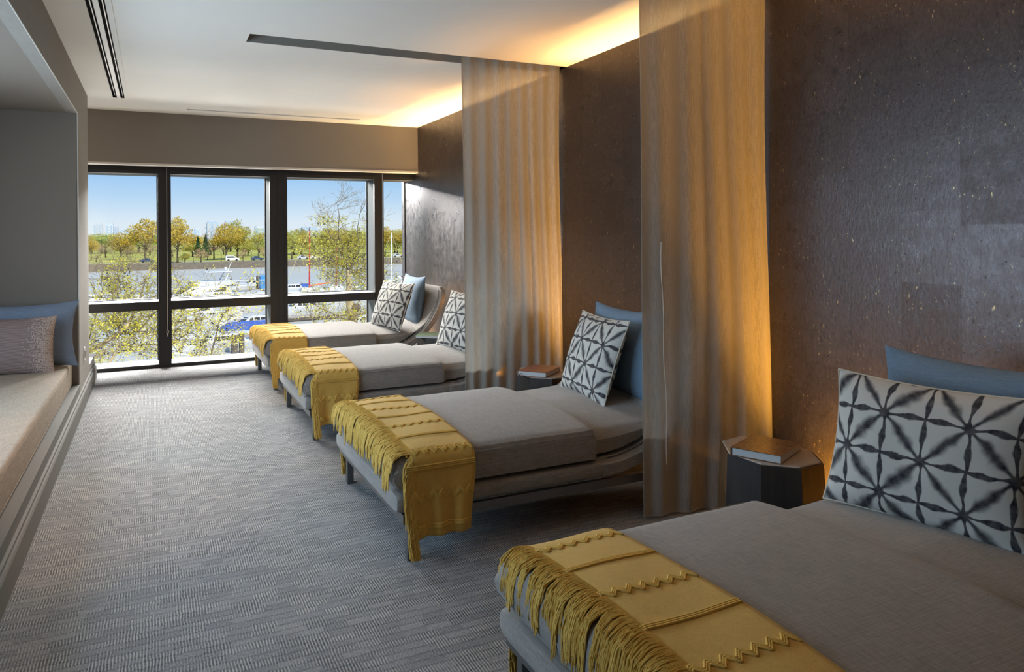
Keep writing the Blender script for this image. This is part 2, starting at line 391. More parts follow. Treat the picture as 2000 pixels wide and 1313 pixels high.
# wood and stone for the tables
def wood(name, a, b, sc=1.):
    k = NT(name); v = k.coord('Object', (14*sc, 14*sc, 2.2*sc)); n = k.noise(v, 1., 5, .6); n2 = k.noise(k.coord('Object', (60, 60, 3)), 1., 3)
    k.base(k.mix(k.sstep(.3, .7, k.m_('ADD', k.m_('MULTIPLY', n, .7), k.m_('MULTIPLY', n2, .3))), a, b), .38, 0., .4); k.bump(n2, .08, .001); return k.m
M['wood1'] = wood('dark_walnut', (.030, .016, .010), (.095, .050, .028)); M['wood2'] = wood('grey_walnut', (.018, .014, .012), (.040, .032, .027))
M['wood3'] = wood('amber_walnut', (.075, .036, .014), (.16, .085, .035))
M['tabletop'] = plain('pale_travertine', (.46, .38, .31), .35, var=.12, vs=14)
def cover(name, cols, sc):
    k = NT(name); v = k.coord('Object', (sc*.5, sc*1.2, 1)); n = k.noise(v, 1., 5, .7); n2 = k.voro(k.coord('Object', (sc*3, sc*1.3, 1)), 1.)
    k.base(k.ramp(k.m_('ADD', k.m_('MULTIPLY', n, .7), k.m_('MULTIPLY', n2, .3)), [(.36+.28*i/(len(cols)-1), c) for i, c in enumerate(cols)]), .3, 0., .5); return k.m
M['cover_brown'] = cover('brown_photo_cover', [(.03, .015, .01), (.16, .07, .03), (.30, .15, .07), (.08, .03, .015), (.42, .24, .11)], 30)
M['cover_red'] = cover('red_photo_cover', [(.02, .015, .012), (.30, .05, .02), (.45, .14, .04), (.05, .02, .015), (.35, .20, .12)], 30)
M['cover_green'] = cover('green_photo_cover', [(.03, .05, .03), (.10, .17, .09), (.20, .26, .14), (.05, .07, .05)], 24)
k = NT('page_block'); v = k.coord('Object', (4, 4, 900)); k.base(k.mix(k.noise(v, 1., 1), (.50, .50, .50), (.72, .72, .70)), .8); M['pages'] = k.m
# glass
k = NT('window_glass'); gl = k.n('ShaderNodeBsdfGlossy'); gl.inputs['Roughness'].default_value = .02; tp = k.n('ShaderNodeBsdfTransparent'); tp.inputs[0].default_value = (.985, .99, .985, 1)
lw = k.n('ShaderNodeLayerWeight'); ms = k.n('ShaderNodeMixShader')
k.put(ms.inputs[0], k.m_('ADD', .012, k.m_('MULTIPLY', k.m_('POWER', lw.outputs['Facing'], 5.), .5)))
k.t.links.new(tp.outputs[0], ms.inputs[1]); k.t.links.new(gl.outputs[0], ms.inputs[2]); k.t.links.new(ms.outputs[0], k.out.inputs[0]); M['glass'] = k.m

# ================================================================== room shell
XR = 2.868; XL = -0.527; ZC = 2.672; YB = 8.493; YW = 8.69; YG = 9.02; YBACK = -3.2; XN = -1.72; XFAR = -1.35
struct(MB().box(-1.85, XR+.15, YBACK-.15, YW+.45, -.12, 0).build('floor', M['carpet']))
struct(MB().box(XR, XR+.15, YBACK-.15, 9.15, 0, 2.9).build('wall_right', M['cork']))
struct(MB().box(-1.85, XR+.15, YBACK-.15, YBACK, 0, 2.9).build('wall_back', M['greige']))
# ceiling with curtain pockets and air slots cut into it
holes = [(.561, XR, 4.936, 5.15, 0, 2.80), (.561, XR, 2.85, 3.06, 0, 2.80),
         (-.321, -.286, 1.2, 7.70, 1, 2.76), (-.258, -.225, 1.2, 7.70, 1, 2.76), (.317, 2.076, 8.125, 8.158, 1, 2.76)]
xs = sorted({XN, XR} | {h[0] for h in holes} | {h[1] for h in holes}); ys = sorted({YBACK, YW} | {h[2] for h in holes} | {h[3] for h in holes})
cb = MB()
for i in range(len(xs)-1):
    for j in range(len(ys)-1):
        cx, cy = (xs[i]+xs[i+1])/2, (ys[j]+ys[j+1])/2
        if any(h[0] < cx < h[1] and h[2] < cy < h[3] for h in holes): continue
        cb.add([(xs[i],ys[j],ZC),(xs[i],ys[j+1],ZC),(xs[i+1],ys[j+1],ZC),(xs[i+1],ys[j],ZC)], [(0,1,2,3)])
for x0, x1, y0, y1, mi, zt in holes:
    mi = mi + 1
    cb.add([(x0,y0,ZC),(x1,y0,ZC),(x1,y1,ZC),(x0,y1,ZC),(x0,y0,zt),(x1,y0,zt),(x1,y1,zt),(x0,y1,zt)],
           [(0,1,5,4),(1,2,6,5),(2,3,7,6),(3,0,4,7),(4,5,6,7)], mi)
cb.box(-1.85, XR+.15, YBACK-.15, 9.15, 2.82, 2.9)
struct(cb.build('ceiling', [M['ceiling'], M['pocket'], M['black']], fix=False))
# bulkhead over the glazing, with its pale bottom bead
struct(MB().box(XFAR, XR, YB, YB+.13, 2.146, ZC).build('wall_far', M['bulkhead']))
struct(MB().box(XFAR, XR-.002, YB-.004, YB+.13, 2.126, 2.146).build('trim_1', M['trim_light']))
struct(MB().box(XFAR-.2, XR+.1, YW+.01, 9.15, 2.15, 2.82).build('wall_outer', M['frame_dark']))
# left side: fascia over the bench niche, the pier, the niche walls
struct(MB().box(XL-.075, XL, YBACK, 6.75, 2.367, ZC).build('wall_left', M['greige']))
struct(MB().box(XN, XL, 6.75, 7.73, 0, ZC).build('wall_pier', M['greige']))
struct(MB().box(XN, XL-.012, 6.742, 6.75, .23, 2.367).build('wall_niche_end', M['niche']))
struct(MB().box(XN, XL-.075, YBACK, 6.742, 2.367, 2.42).build('ceiling_niche', M['niche']))
struct(MB().box(XL-.003, XL+.0015, YBACK, 6.75, 2.3655, 2.3715).build('trim_2', M['trim_light']))
struct(MB().box(XL-.006, XL+.0015, 6.748, 6.756, .23, 2.3655).build('trim_3', M['trim_light']))
nb = MB(); nb.box(XN-.13, XN, YBACK, 2.4, 0, 2.672); nb.box(XN-.13, XN, 5.4, 7.73, 0, 2.672); nb.box(XN-.13, XN, 2.4, 5.4, 0, .58); nb.box(XN-.13, XN, 2.4, 5.4, 2.12, 2.672)
struct(nb.build('wall_niche_back', M['niche']))
wn_ = struct(bpy.data.objects.new('window_5', None)); COL.objects.link(wn_); wn_.location = (XN, 3.9, .58)
for y0, y1, z0, z1 in ((2.4, 2.46, .58, 2.12), (5.34, 5.4, .58, 2.12), (3.87, 3.93, .58, 2.12), (2.46, 5.34, .58, .64), (2.46, 5.34, 2.06, 2.12)):
    MB().box(-.12, -.07, y0-3.9, y1-3.9, z0-.58, z1-.58).build('frame', M['frame_dark'], wn_)
MB().box(-.10, -.092, -1.44, 1.44, .06, 1.48).build('pane', M['glass'], wn_)
struct(MB().box(XN, XL, YBACK, 6.75, 0, .228).build('wall_bench', M['trim']))
bb = MB()
bb.xprism([(XL, 0), (XL+.020, 0), (XL+.020, .118), (XL+.014, .128), (XL+.006, .132), (XL+.006, .140), (XL+.011, .146), (XL+.011, .156), (XL, .162)], YBACK, 8.38)
struct(bb.build('baseboard_left', M['trim']))
struct(MB().box(XL-.055, XL+.004, YBACK, 6.742, .222, .232).build('trim_4', M['trim']))
# low ledge and side wall beyond the pier
struct(MB().box(XFAR, XL, 7.73, 8.385, 0, .232).build('wall_ledge', M['greige']))
struct(MB().box(XFAR, XL+.004, 7.732, 8.389, .232, .242).build('trim_5', M['white']))
struct(MB().box(XFAR-.15, XFAR, 7.73, 9.15, 0, 2.82).build('wall_side', M['greige']))
# ------------------------------------------------------------------ glazing
bays = [(XFAR, .05, .17), (.17, 1.185, 1.374), (1.374, 2.383, 2.495), (2.495, XR, None)]
for i, (x0, x1, xm) in enumerate(bays):
    w = struct(bpy.data.objects.new('window_%d' % (i+1), None)); COL.objects.link(w); w.location = ((x0+x1)/2, YW, 0)
    L = (-(x0+x1)/2, -YW, 0)
    two = [M['frame_dark'], M['sill'], M['frame_side']]
    b = MB().box(x0, x1, YW, YW+.035, 0, .036); b.box(x0, x1, YW+.035, YG+.03, 0, .036, 1); b.build('sill', two, w, loc=L)
    b = MB().box(x0, x1, YW, YW+.035, .612, .703); b.box(x0, x1, YW+.035, YG+.03, .622, .703, 1); b.box(x0, x1, YG-.012, YG+.02, .703, .712); b.build('transom', two, w, loc=L)
    b = MB().box(x0, x1, YW-.01, YW+.035, 2.052, 2.15); b.box(x0, x1, YW+.035, YG+.03, 2.052, 2.15, 2); b.box(x0, x1, YW-.014, YW-.01, 2.085, 2.09); b.build('head', two, w, loc=L)
    MB().box(x0, x1, YG, YG+.008, .036, .622).build('pane', M['glass'], w, loc=L)
    MB().box(x0, x1, YG, YG+.008, .703, 2.052).build('pane', M['glass'], w, loc=L)
    b = MB()
    for s in (x0, x1-.012):   # glazing gaskets
        b.box(s, s+.012, YG-.012, YG+.012, .036, 2.052)
    b.build('gasket', M['frame_dark'], w, loc=L)
    if xm:
        b = MB().box(x1, xm, YW-.012, YW+.035, 0, 2.15); b.box(x1, xm, YW+.035, YG+.04, 0, 2.15, 2)
        if i == 1:
            b.box(x1+.078, x1+.082, YW-.016, YW-.012, 0, 2.15); b.box(x1+.150, x1+.154, YW-.016, YW-.012, 0, 2.15)
        b.build('mullion', two, w, loc=L)
# blind cords
def blind_cord(x, z0, lab):
    t = thing('blind_cord', lab, 'cord', (x, 8.655, z0))
    MB().tube([(0,0,.06),(0,0,2.12-z0)], .0032, 6).build('cord', M['chain'], t)
    pts = [(.011*math.sin(a), 0, .045+.016*math.cos(a)) for a in np.linspace(0, 2*math.pi, 13)]
    MB().tube(pts, .0035, 6).build('loop', M['chain'], t)
    MB().tube([(0,0,.03),(0,0,-.004)], .006, 6).build('weight', M['chain'], t)
blind_cord(.135, .335, 'grey blind cord ending in a small loop against the leftmost window mullion')
blind_cord(2.475, .30, 'grey blind cord hanging against the rightmost window mullion')
# ceiling air diffusers
v1 = thing('air_vent', 'long double-slot ceiling air vent running along the left wall', 'vent', (-.272, 4.45, ZC))
for n_, (a, b_) in (('flange', (-.352, -.321)), ('flange', (-.225, -.194)), ('center_bar', (-.286, -.258))):
    MB().box(a+.272, b_+.272, -3.25, 3.25, -.004, -.0005).build(n_, M['white'] if n_ == 'center_bar' else M['ceiling'], v1)
MB().box(-.08, .078, 3.2505, 3.275, -.004, -.0005).build('end_plate', M['ceiling'], v1)
for xx in (-.303, -.240):
    MB().box(xx+.272-.003, xx+.272+.003, -3.24, 3.24, .012, .05).build('blade', M['steel'], v1)
MB().box(.014, .046, 1.62, 1.626, -.0045, -.001).build('joint', M['black'], v1)
v2 = thing('air_vent', 'single narrow ceiling air vent running above the window bulkhead', 'vent', (1.2, 8.141, ZC))
for a, b_ in ((-.026, -.0165), (.0165, .026)): MB().box(-.883, .876, a, b_, -.004, -.0005).build('flange', M['ceiling'], v2)
MB().box(-.88, .874, -.002, .002, .012, .04).build('blade', M['steel'], v2)
# switch plate
sw = thing('switch_plate', 'narrow pale switch plate on the edge of the left pier', 'switch', (XL+.004, 7.17, .41))
MB().bbox(-.004, .003, -.04, .04, -.058, .058, .002).build('plate', M['white'], sw); MB().bbox(.002, .006, -.014, .014, -.03, .03, .001).build('rocker', M['trim'], sw)
# floor-level light channel along the right wall
lc = thing('light_channel', 'low channel holding the amber light strip behind the daybeds at the wall foot', 'light', (2.79, 3.95, 0))
b = MB().box(-.075, .045, -4.4, 4.5, 0, .05); b.box(-.085, -.072, -4.4, 4.5, 0, .07); b.build('channel', M['trim'], lc)

# ================================================================== curtains
def curtain(name, x0, x1, yc, folds, amp, seed, label, edge, tilt=.03):
    rng = random.Random(seed)
    t = thing(name, label, 'curtain', ((x0+x1)/2, yc, 0), 0, 'sheer curtains dividing the daybeds')
    nu, nv = 180, 40; ph = [rng.uniform(-.5, .5) for _ in range(folds+3)]; am = [rng.uniform(.55, 1.15) for _ in range(folds+3)]
    vs = []; uv = []
    for i in range(nu+1):
        a = i/nu
        for j in range(nv+1):
            z = .012 + (2.735-.012)*j/nv
            zz = z/2.7
            q = folds*(a + .02*math.sin(7*a+2*zz)) + .10*math.sin(3*zz+ph[0]*6)*a
            kf = min(max(int(q), 0), folds+1); fr = q-int(q)
            A_ = amp*lerp(am[kf], am[kf+1], fr)*(.55+.45*sm(1.0, .0, zz)**.6)
            off = A_*math.sin(2*math.pi*q + ph[kf]*.4*0)
            off += .10*A_*math.sin(4*math.pi*q+1.3)
            x = lerp(x0 + edge(z), x1 + .012*math.sin(2.2*z), a) + .012*math.sin(2*math.pi*q+.9)*(1-abs(2*a-1))
            y = yc + off - tilt*(a-.35) + .012*math.sin(1.7*z + 5*a)*(1-zz)
            vs.append((x-(x0+x1)/2, y-yc, z)); uv.append((a*(x1-x0)*1.55 + seed, z))
    m_ = MB(); fs = [(i*(nv+1)+j, (i+1)*(nv+1)+j, (i+1)*(nv+1)+j+1, i*(nv+1)+j+1) for i in range(nu) for j in range(nv)]
    m_.add(vs, fs); m_.build('panel', M['curtain'], t, smooth=True, uv=uv, fix=False)
    g = lambda i, j: Vector(vs[i*(nv+1)+j])
    MB().tube([g(0, j) for j in range(nv+1)], .0022, 5).build('side_hem', M['curtain'], t, uv=[(.004, .05)]*5*(nv+1))
    MB().tube([g(i, 0) for i in range(0, nu+1, 2)], .003, 5).build('bottom_hem', M['curtain'], t, uv=[(.004, .05)]*5*(nu//2+1))
    return t
cr_ = curtain('curtain', 2.142, 2.858, 2.928, 5, .017, 3, 'sheer dash-patterned curtain hanging nearest, between the two nearest daybeds', lambda z: .006*math.sin(1.5*z) - .004, .10)
MB().tube([(-.275 + .004*math.sin(14*z) + .035*sm(1.5, .3, z), .008 + .006*math.sin(3*z), z) for z in np.linspace(.26, 1.35, 60)], .0020, 5).build('loose_thread', M['white'], cr_)
curtain('curtain', 2.056, 2.862, 5.043, 8, .015, 11, 'sheer curtain hanging farther off, behind the second nearest daybed', lambda z: .010*math.sin(1.3*z+.4))

# ================================================================== daybeds
BEDX = 1.9
ZM = .447                       # mattress top at its edges
def half_w(x):                  # mattress half width: a full-width foot, narrower between the rising sides
    return .585 - .060*sm(1.905, 1.945, x)
def top_z(x, y):
    w = half_w(x); q = max(-1, min(1, y/w))
    z = ZM + .036*(1-abs(q)**2.4)*(.75+.25*sm(.9, 1.2, x))
    z -= .030*sm(1.88, 1.96, x)*(1-.5*sm(2.0, 2.5, x)) * (.4+.6*abs(q))
    return z
def shell_profile():
    out = [(1.945, .207), (2.06, .214), (2.20, .252), (2.32, .314), (2.43, .400), (2.52, .505), (2.585, .620), (2.628, .735), (2.655, .842)]
    inn = [(1.945, .292), (2.05, .297), (2.17, .325), (2.275, .376), (2.375, .452), (2.458, .548), (2.520, .652), (2.562, .758), (2.588, .850)]
    return out, inn
def resample(p, n):
    p = np.array(p); d = np.r_[0, np.cumsum(np.hypot(*np.diff(p, axis=0).T))]; t = np.linspace(0, d[-1], n)
    return np.c_[np.interp(t, d, p[:,0]), np.interp(t, d, p[:,1])]
def make_daybed():
    root = thing('daybed', 'x', 'daybed', (BEDX, 0, 0)); L = (-BEDX, 0, 0)
    # base cushion under the foot
    rings = []
    for x, s, dz in ((.918, .55, .5), (.922, .90, .85), (.932, .985, .97), (.95, 1, 1), (1.4, 1, 1), (1.92, 1, 1), (1.936, .99, .97), (1.944, .975, .9)):
        w = .583*(1-(1-s)*.12); h = .044*dz; zc = .250; ring = []
        n = 40
        for k_ in range(n):
            a = 2*math.pi*k_/n; c, s_ = math.cos(a), math.sin(a)
            ring.append((x, w*math.copysign(abs(c)**.09, c), zc + h*math.copysign(abs(s_)**.55, s_)))
        rings.append(ring)
    MB().loft(rings).build('seat_base', M['bed'], root, smooth='auto', loc=L)
    # curved shell: continues the base and sweeps up into the back
    out, inn = shell_profile(); n = 40; O_ = resample(out, n); I_ = resample(inn, n)
    mm = MB(); rings = []
    for i in range(n):
        t = i/(n-1); w = .584
        if t > .86: q = (t-.86)/.14; w = .584 - .11*(1-math.sqrt(max(0, 1-q*q)))
        if i == 0: w *= .992
        (ox, oz), (ix, iz) = O_[i], I_[i]; ring = []
        m_ = 18
        for k_ in range(m_+1):
            y = w*(2*k_/m_-1); e = (abs(2*k_/m_-1))**14*.012
            ring.append((lerp(ix, ox, e/.065), y, lerp(iz, oz, e/.065)))
        for k_ in range(m_+1):
            y = w*(1-2*k_/m_); e = (abs(2*k_/m_-1))**14*.012
            ring.append((lerp(ox, ix, e/.065), y, lerp(oz, iz, e/.065)))
        rings.append(ring)
    # round the top lip
    last = rings[-1]; cx = sum(p[0] for p in last)/len(last); cz = sum(p[2] for p in last)/len(last)
    rings.append([(cx+(p[0]-cx)*.72, p[1]*.985, cz+(p[2]-cz)*.72+.012) for p in last]); rings.append([(cx+(p[0]-cx)*.2, p[1]*.96, cz+(p[2]-cz)*.2+.017) for p in last])
    mm.loft(rings); sh = mm.build('backrest', M['bed'], root, smooth='auto', loc=L)
    for sgn in (-1, 1):    # welt seam just inside each side band
        pts = []
        for i in range(2, n-1):
            t = i/(n-1); w = .584 - (.11*(1-math.sqrt(max(0, 1-((t-.86)/.14)**2))) if t > .86 else 0)
            pts.append((I_[i][0]-.002, sgn*(w-.050), I_[i][1]+.002))
        MB().tube(pts, .0042, 5).build('piping', M['bed'], sh)
    # T-shaped mattress
    rings = []; xs_ = [.906, .909, .916, .930, .955, 1.0, 1.2, 1.4, 1.6, 1.75, 1.86, 1.895, 1.908, 1.916, 1.924, 1.932, 1.942, 1.96, 2.0, 2.1, 2.2, 2.3, 2.38, 2.43, 2.445]
    nt_, nb_ = 44, 14
    for x in xs_:
        w = half_w(x); e = 1.0
        if x < .955: q = (.955-x)/.049; e = math.sqrt(max(.0, 1-q**2.2))
        if x > 2.38: q = (x-2.38)/.066; e = min(e, math.sqrt(max(0, 1-q*q)))
        zb = .298
        if x > 1.945: zb = max(.302, interp(x, [p[0] for p in inn], [p[1] for p in inn]) + .006)
        mid = .372 if x < 2.05 else max(.372, (zb+ZM)/2)
        ring = []
        for k_ in range(nt_+1):
            q = -1 + 2*k_/nt_; y = w*q
            zt = top_z(x, y) + .0035*mnoise.noise(Vector((x*4, y*4, 1.7))) + .006*math.exp(-((x-1.90)/.03)**2)*abs(q)
            d = w*(1-abs(q)); rr = .045
            if d < rr: zt = lerp(mid, zt, .28) + (zt-lerp(mid, zt, .28))*math.sqrt(max(0, 1-(1-d/rr)**2))
            ring.append((x, y*(1-.02*(1-e)), mid+(zt-mid)*max(e, .05)))
        for k_ in range(nb_+1):
            q = 1 - 2*k_/nb_; y = w*q*.985; d = w*(1-abs(q)); zz = zb if d > .02 else zb+.012
            ring.append((x, y, mid+(zz-mid)*max(e, .05)))
        rings.append(ring)
    mt = MB().loft(rings).build('mattress', M['bed'], root, smooth='auto', loc=L)
    for sgn in (-1, 1):
        pts = [(x, sgn*(half_w(x)-.003 + (.002)), .434 if x < 1.9 else .434-.02*sm(1.9, 1.96, x)) for x in np.linspace(.96, 1.895, 40)]
        MB().tube(pts, .0028, 4).build('piping', M['bed'], mt)
    # steel rail frame and legs
    fr_ = MB()
    for y0, y1 in ((-.583, -.558), (.558, .583)): fr_.box(.945, 2.55, y0, y1, .166, .207)
    fr_.box(.945, .97, -.558, .558, .166, .207); fr_.box(2.525, 2.55, -.558, .558, .166, .207); fr_.build('frame_rail', M['steel'], root, loc=L)
    for lx in (.97, 2.50):
        for ly in (-.545, .545):
            MB().bbox(lx, lx+.036, ly-.018, ly+.018, 0, .168, .002).build('leg', M['steel'], root, loc=L)
    return root
BEDS = [(1.43, 'grey-beige upholstered daybed nearest the camera, cut by the right edge of the photo'),
        (3.61, 'grey-beige upholstered daybed second nearest, between the two sheer curtains'),
        (5.685, 'grey-beige upholstered daybed second from the window, beyond the farther curtain'),
        (7.52, 'grey-beige upholstered daybed standing right in front of the window')]
bed0 = make_daybed()
for i, (c, lab) in enumerate(BEDS):
    o = bed0 if i == 0 else copy_tree(bed0)
    o.location = (BEDX, c, 0); o['label'] = lab; o['group'] = 'daybeds along the right wall'

# ------------------------------------------------------------------ throws
TX0, TX1 = .980, 1.272
def throw_path(n=400):
    """cross-section (y,z) of the cloth over the mattress, far hem to near hem"""
    w = .597; pts = [(w+.012, .105), (w+.010, .25), (w, .40)]
    for a in np.linspace(0, math.pi/2, 9)[1:]: pts.append((w-.052+.052*math.cos(a), .402+.058*math.sin(a)))
    for q in np.linspace(.9, -.9, 40): pts.append((q*.60, 0))
    pts = [p if p[1] else (p[0], top_z(1.1, p[0])+.012) for p in pts]
    for a in np.linspace(math.pi/2, 0, 9)[:-1]: pts.append((-(w-.052+.052*math.cos(a)), .402+.058*math.sin(a)))
    pts += [(-w, .40), (-w-.010, .25), (-w-.014, .108)]
    return resample(pts, n)
TP = throw_path(); TS = np.r_[0, np.cumsum(np.hypot(*np.diff(TP, axis=0).T))]; TL = TS[-1]
def tpos(x, s, h=0.):
    """point on the cloth: x along the bed, s metres from the far hem"""
    y = float(np.interp(s, TS, TP[:,0])); z = float(np.interp(s, TS, TP[:,1]))
    e = .004; y2 = float(np.interp(s+e, TS, TP[:,0])); z2 = float(np.interp(s+e, TS, TP[:,1])); y1 = float(np.interp(s-e, TS, TP[:,0])); z1 = float(np.interp(s-e, TS, TP[:,1]))
    t = Vector((0, y2-y1, z2-z1)); t = t.normalized() if t.length > 1e-9 else Vector((0,-1,0)); nrm = Vector((0, t.z, -t.y))
    xx = TX0 + (TX1-TX0)*x
    drop = sm(.40, .12, z) if abs(y) > .55 else 0
    xx += (.020*(1-x) - .024*x)*drop
    rip = .012*drop*math.sin(16*x+1.2) + .0025*math.sin(9*s+5*x)
    p = Vector((xx, y, z)) + nrm*(h + rip + .001)
    # follow the foot rounding of the mattress
    if z > .42: p.z -= .010*sm(.99, .95, xx)
    return p
def make_throw():
    root = thing('throw_blanket', 'x', 'blanket', (1.1, 0, 0)); L = (-1.1, 0, 0)
    nx, ns = 16, 150; m_ = MB(); vs = []
    for i in range(nx+1):
        for j in range(ns+1): vs.append(tpos(i/nx, TL*j/ns, .001))
    nn = len(vs)
    for i in range(nx+1):
        for j in range(ns+1): vs.append(tpos(i/nx, TL*j/ns, -.005))
    g = lambda i, j, k=0: k*nn + i*(ns+1)+j
    fs = []
    for i in range(nx):
        for j in range(ns):
            fs.append((g(i,j), g(i+1,j), g(i+1,j+1), g(i,j+1))); fs.append((g(i,j,1), g(i,j+1,1), g(i+1,j+1,1), g(i+1,j,1)))
    for j in range(ns): fs += [(g(0,j), g(0,j+1), g(0,j+1,1), g(0,j,1)), (g(nx,j), g(nx,j,1), g(nx,j+1,1), g(nx,j+1))]
    for i in range(nx): fs += [(g(i,0), g(i,0,1), g(i+1,0,1), g(i+1,0)), (g(i,ns), g(i+1,ns), g(i+1,ns,1), g(i,ns,1))]
    m_.add(vs, fs); m_.build('cloth', M['mustard'], root, smooth=True, loc=L)
    # raised knit bands running along the bed
    def cord(fn, npts, r_, bumps):
        pts = []; rad = []
        for k_ in range(npts):
            x, s = fn(k_/(npts-1)); pts.append(tpos(x, s, .0022)); rad.append(r_*(.78+.34*abs(math.sin(bumps*math.pi*k_/(npts-1)))))
        return pts, rad
    seq = []
    top0 = .36; 
    for q, sv in enumerate(np.linspace(top0+.09, top0+1.13, 7)): seq.append((sv, 'zigzag_band' if q % 2 == 0 else 'braid_band'))
    seq += [(TL-.295, 'braid_band'), (TL-.175, 'zigzag_band'), (TL-.045, 'braid_band'), (.045, 'braid_band'), (.175, 'zigzag_band'), (.29, 'braid_band')]
    for sv, kind in seq:
        b_ = MB()
        if kind == 'braid_band':
            for d in (-.0072, 0, .0072):
                p, r_ = cord(lambda t, d=d: (lerp(-.10, .985, t), sv+d), 110, .0040, 42); b_.tube(p, r_, 6)
        else:
            nz = 7
            for d in (-.0075, 0, .0075):
                def zz(t, d=d):
                    f = t*nz; q = f-math.floor(f); a = abs(2*q-1)
                    return (lerp(-.06, .985, t), sv + d + .0130*(2*a-1))
                p, r_ = cord(zz, 113, .0036, 56); b_.tube(p, r_, 6)
        b_.build(kind, M['yarn'], root, smooth=True, loc=L)
    # fringe: twisted strands gathered in loose clumps
    rng = random.Random(5); fb = MB(); NF = 1000; NC = 84
    cl = [(rng.uniform(-.5, .5), rng.uniform(-.020, .020), rng.uniform(.125, .20), rng.random()) for _ in range(NC+1)]
    for k_ in range(NF):
        s = TL*(k_+rng.random())/NF; p = tpos(0, s, .0); y, z = p.y, p.z
        ci = min(NC, int(s/TL*NC)); cc_, cdy, ln, clump = cl[ci]; cdy += rng.uniform(-.008, .008); sc_ = TL*(ci+.5+.3*cc_)/NC
        ln *= rng.uniform(.85, 1.1); pull = (sc_-s)*rng.uniform(.0, .5); pts = [p + Vector((.008, 0, .001))]
        if abs(y) < .57 and z > .4:       # lies over the edge and hangs at the foot of the mattress
            lift = rng.uniform(.001, .008)
            prof = resample([(p.x, p.z+.002), (.945, p.z-.001+lift), (.908, p.z-.022+lift), (.893-.006*clump, p.z-.07), (.889-.012*clump, p.z-.22)], 60)
            d = np.r_[0, np.cumsum(np.hypot(*np.diff(prof, axis=0).T))]
            for t in np.linspace(.12, 1, 8):
                pts.append(Vector((float(np.interp(ln*t*1.1, d, prof[:,0])) + rng.uniform(-.002, .002), y - (pull+cdy)*sm(0, .7, t) + .003*math.sin(9*t+k_), float(np.interp(ln*t*1.1, d, prof[:,1])))))
        else:                              # hangs down beside the cloth's edge
            sg = 1 if y > 0 else -1; ln *= 1.1; zend = max(.026, z-ln); out_ = rng.uniform(.2, 1.5)
            for t in np.linspace(.12, 1, 8):
                pts.append(Vector((p.x - .030*math.sin(min(1, t*2.2)*math.pi/2)*out_ + .012*t, y + sg*(.003+.016*t*rng.random()), lerp(z, zend, t**1.25))))
        fb.tube(pts, [.0024]*(len(pts)-1)+[.0016], 4, cap=False)
    for sv in np.linspace(top0+.09, top0+1.13, 7):      # the band cords run on into the fringe
        for d_ in (-.0075, 0, .0075):
            p = tpos(-.06, sv+d_, .002); ln = rng.uniform(.15, .20); dy = rng.uniform(-.012, .012)
            prof = resample([(p.x, p.z+.003), (.945, p.z+.006), (.905, p.z-.018), (.888, p.z-.07), (.884, p.z-.22)], 60); d = np.r_[0, np.cumsum(np.hypot(*np.diff(prof, axis=0).T))]
            ts_ = np.linspace(0, 1, 42)
            fb.tube([Vector((float(np.interp(ln*t, d, prof[:,0])), p.y + dy*t*t, float(np.interp(ln*t, d, prof[:,1])))) for t in ts_], [.0034*(.78+.34*abs(math.sin(20*math.pi*t))) for t in ts_], 5, cap=False)
    f = fb.build('fringe', M['yarn'], root, smooth=True, loc=L); f['kind'] = 'stuff'
    return root
th0 = make_throw()
TLAB = ['mustard knit throw with zigzag bands, on the nearest daybed at the bottom of the photo', 'mustard knit throw with fringe over the foot of the second nearest daybed',
        'mustard knit throw over the foot of the daybed beyond the farther curtain', 'mustard knit throw over the foot of the daybed in front of the window']
for i, (c, _) in enumerate(BEDS):
    o = th0 if i == 0 else copy_tree(th0)
    o.location = (1.1 + (.018, 0, .008, -.004)[i], c, 0); o['label'] = TLAB[i]; o['group'] = 'mustard throws across the daybed feet'

# ------------------------------------------------------------------ pillows
def pillow_mb(Wd, Hd, T, pinch=.035, corner=1.0, seed=1, n=34):
    """cover standing in the YZ plane, facing -x; returns builder, uv and rim loop"""
    rng = Vector((seed*3.1, seed*1.7, seed)); vs = []; uv = []
    def P(u_, v_, side):
        a, b = abs(u_), abs(v_)
        y = u_*Wd/2*(1 - pinch*(1-b*b)*2.0*(a**3)); z = v_*Hd/2*(1 - pinch*(1-a*a)*2.0*(b**3))
        th = T/2*((1-a**2.6)*(1-b**2.6))**.62*corner
        wr = .006*mnoise.noise(Vector((y*9, z*9, side)) + rng)*(1-max(a, b)**6) + .010*mnoise.noise(Vector((y*4, z*22, side*2)) + rng)*max(a, b)**3*(1-max(a, b)**10)
        return Vector((side*(th+wr*(1 if th > .01 else 0)) , y, z))
    ts = [math.sin(math.pi/2*(2*i/n-1)) for i in range(n+1)]
    for side in (-1, 1):
        for i in range(n+1):
            for j in range(n+1):
                vs.append(P(ts[i], ts[j], side)); uv.append((ts[i]*Wd/2, ts[j]*Hd/2))
    N = (n+1)**2; fs = []
    for i in range(n):
        for j in range(n):
            a = i*(n+1)+j; b = (i+1)*(n+1)+j
            fs.append((a, a+1, b+1, b)); fs.append((N+a, N+b, N+b+1, N+a+1))
    mb = MB(); mb.add(vs, fs)
    rim = [vs[i*(n+1)] for i in range(n)] + [vs[n*(n+1)+j] for j in range(n)] + [vs[i*(n+1)+n] for i in range(n, 0, -1)] + [vs[j] for j in range(n, 0, -1)]
    return mb, uv, rim
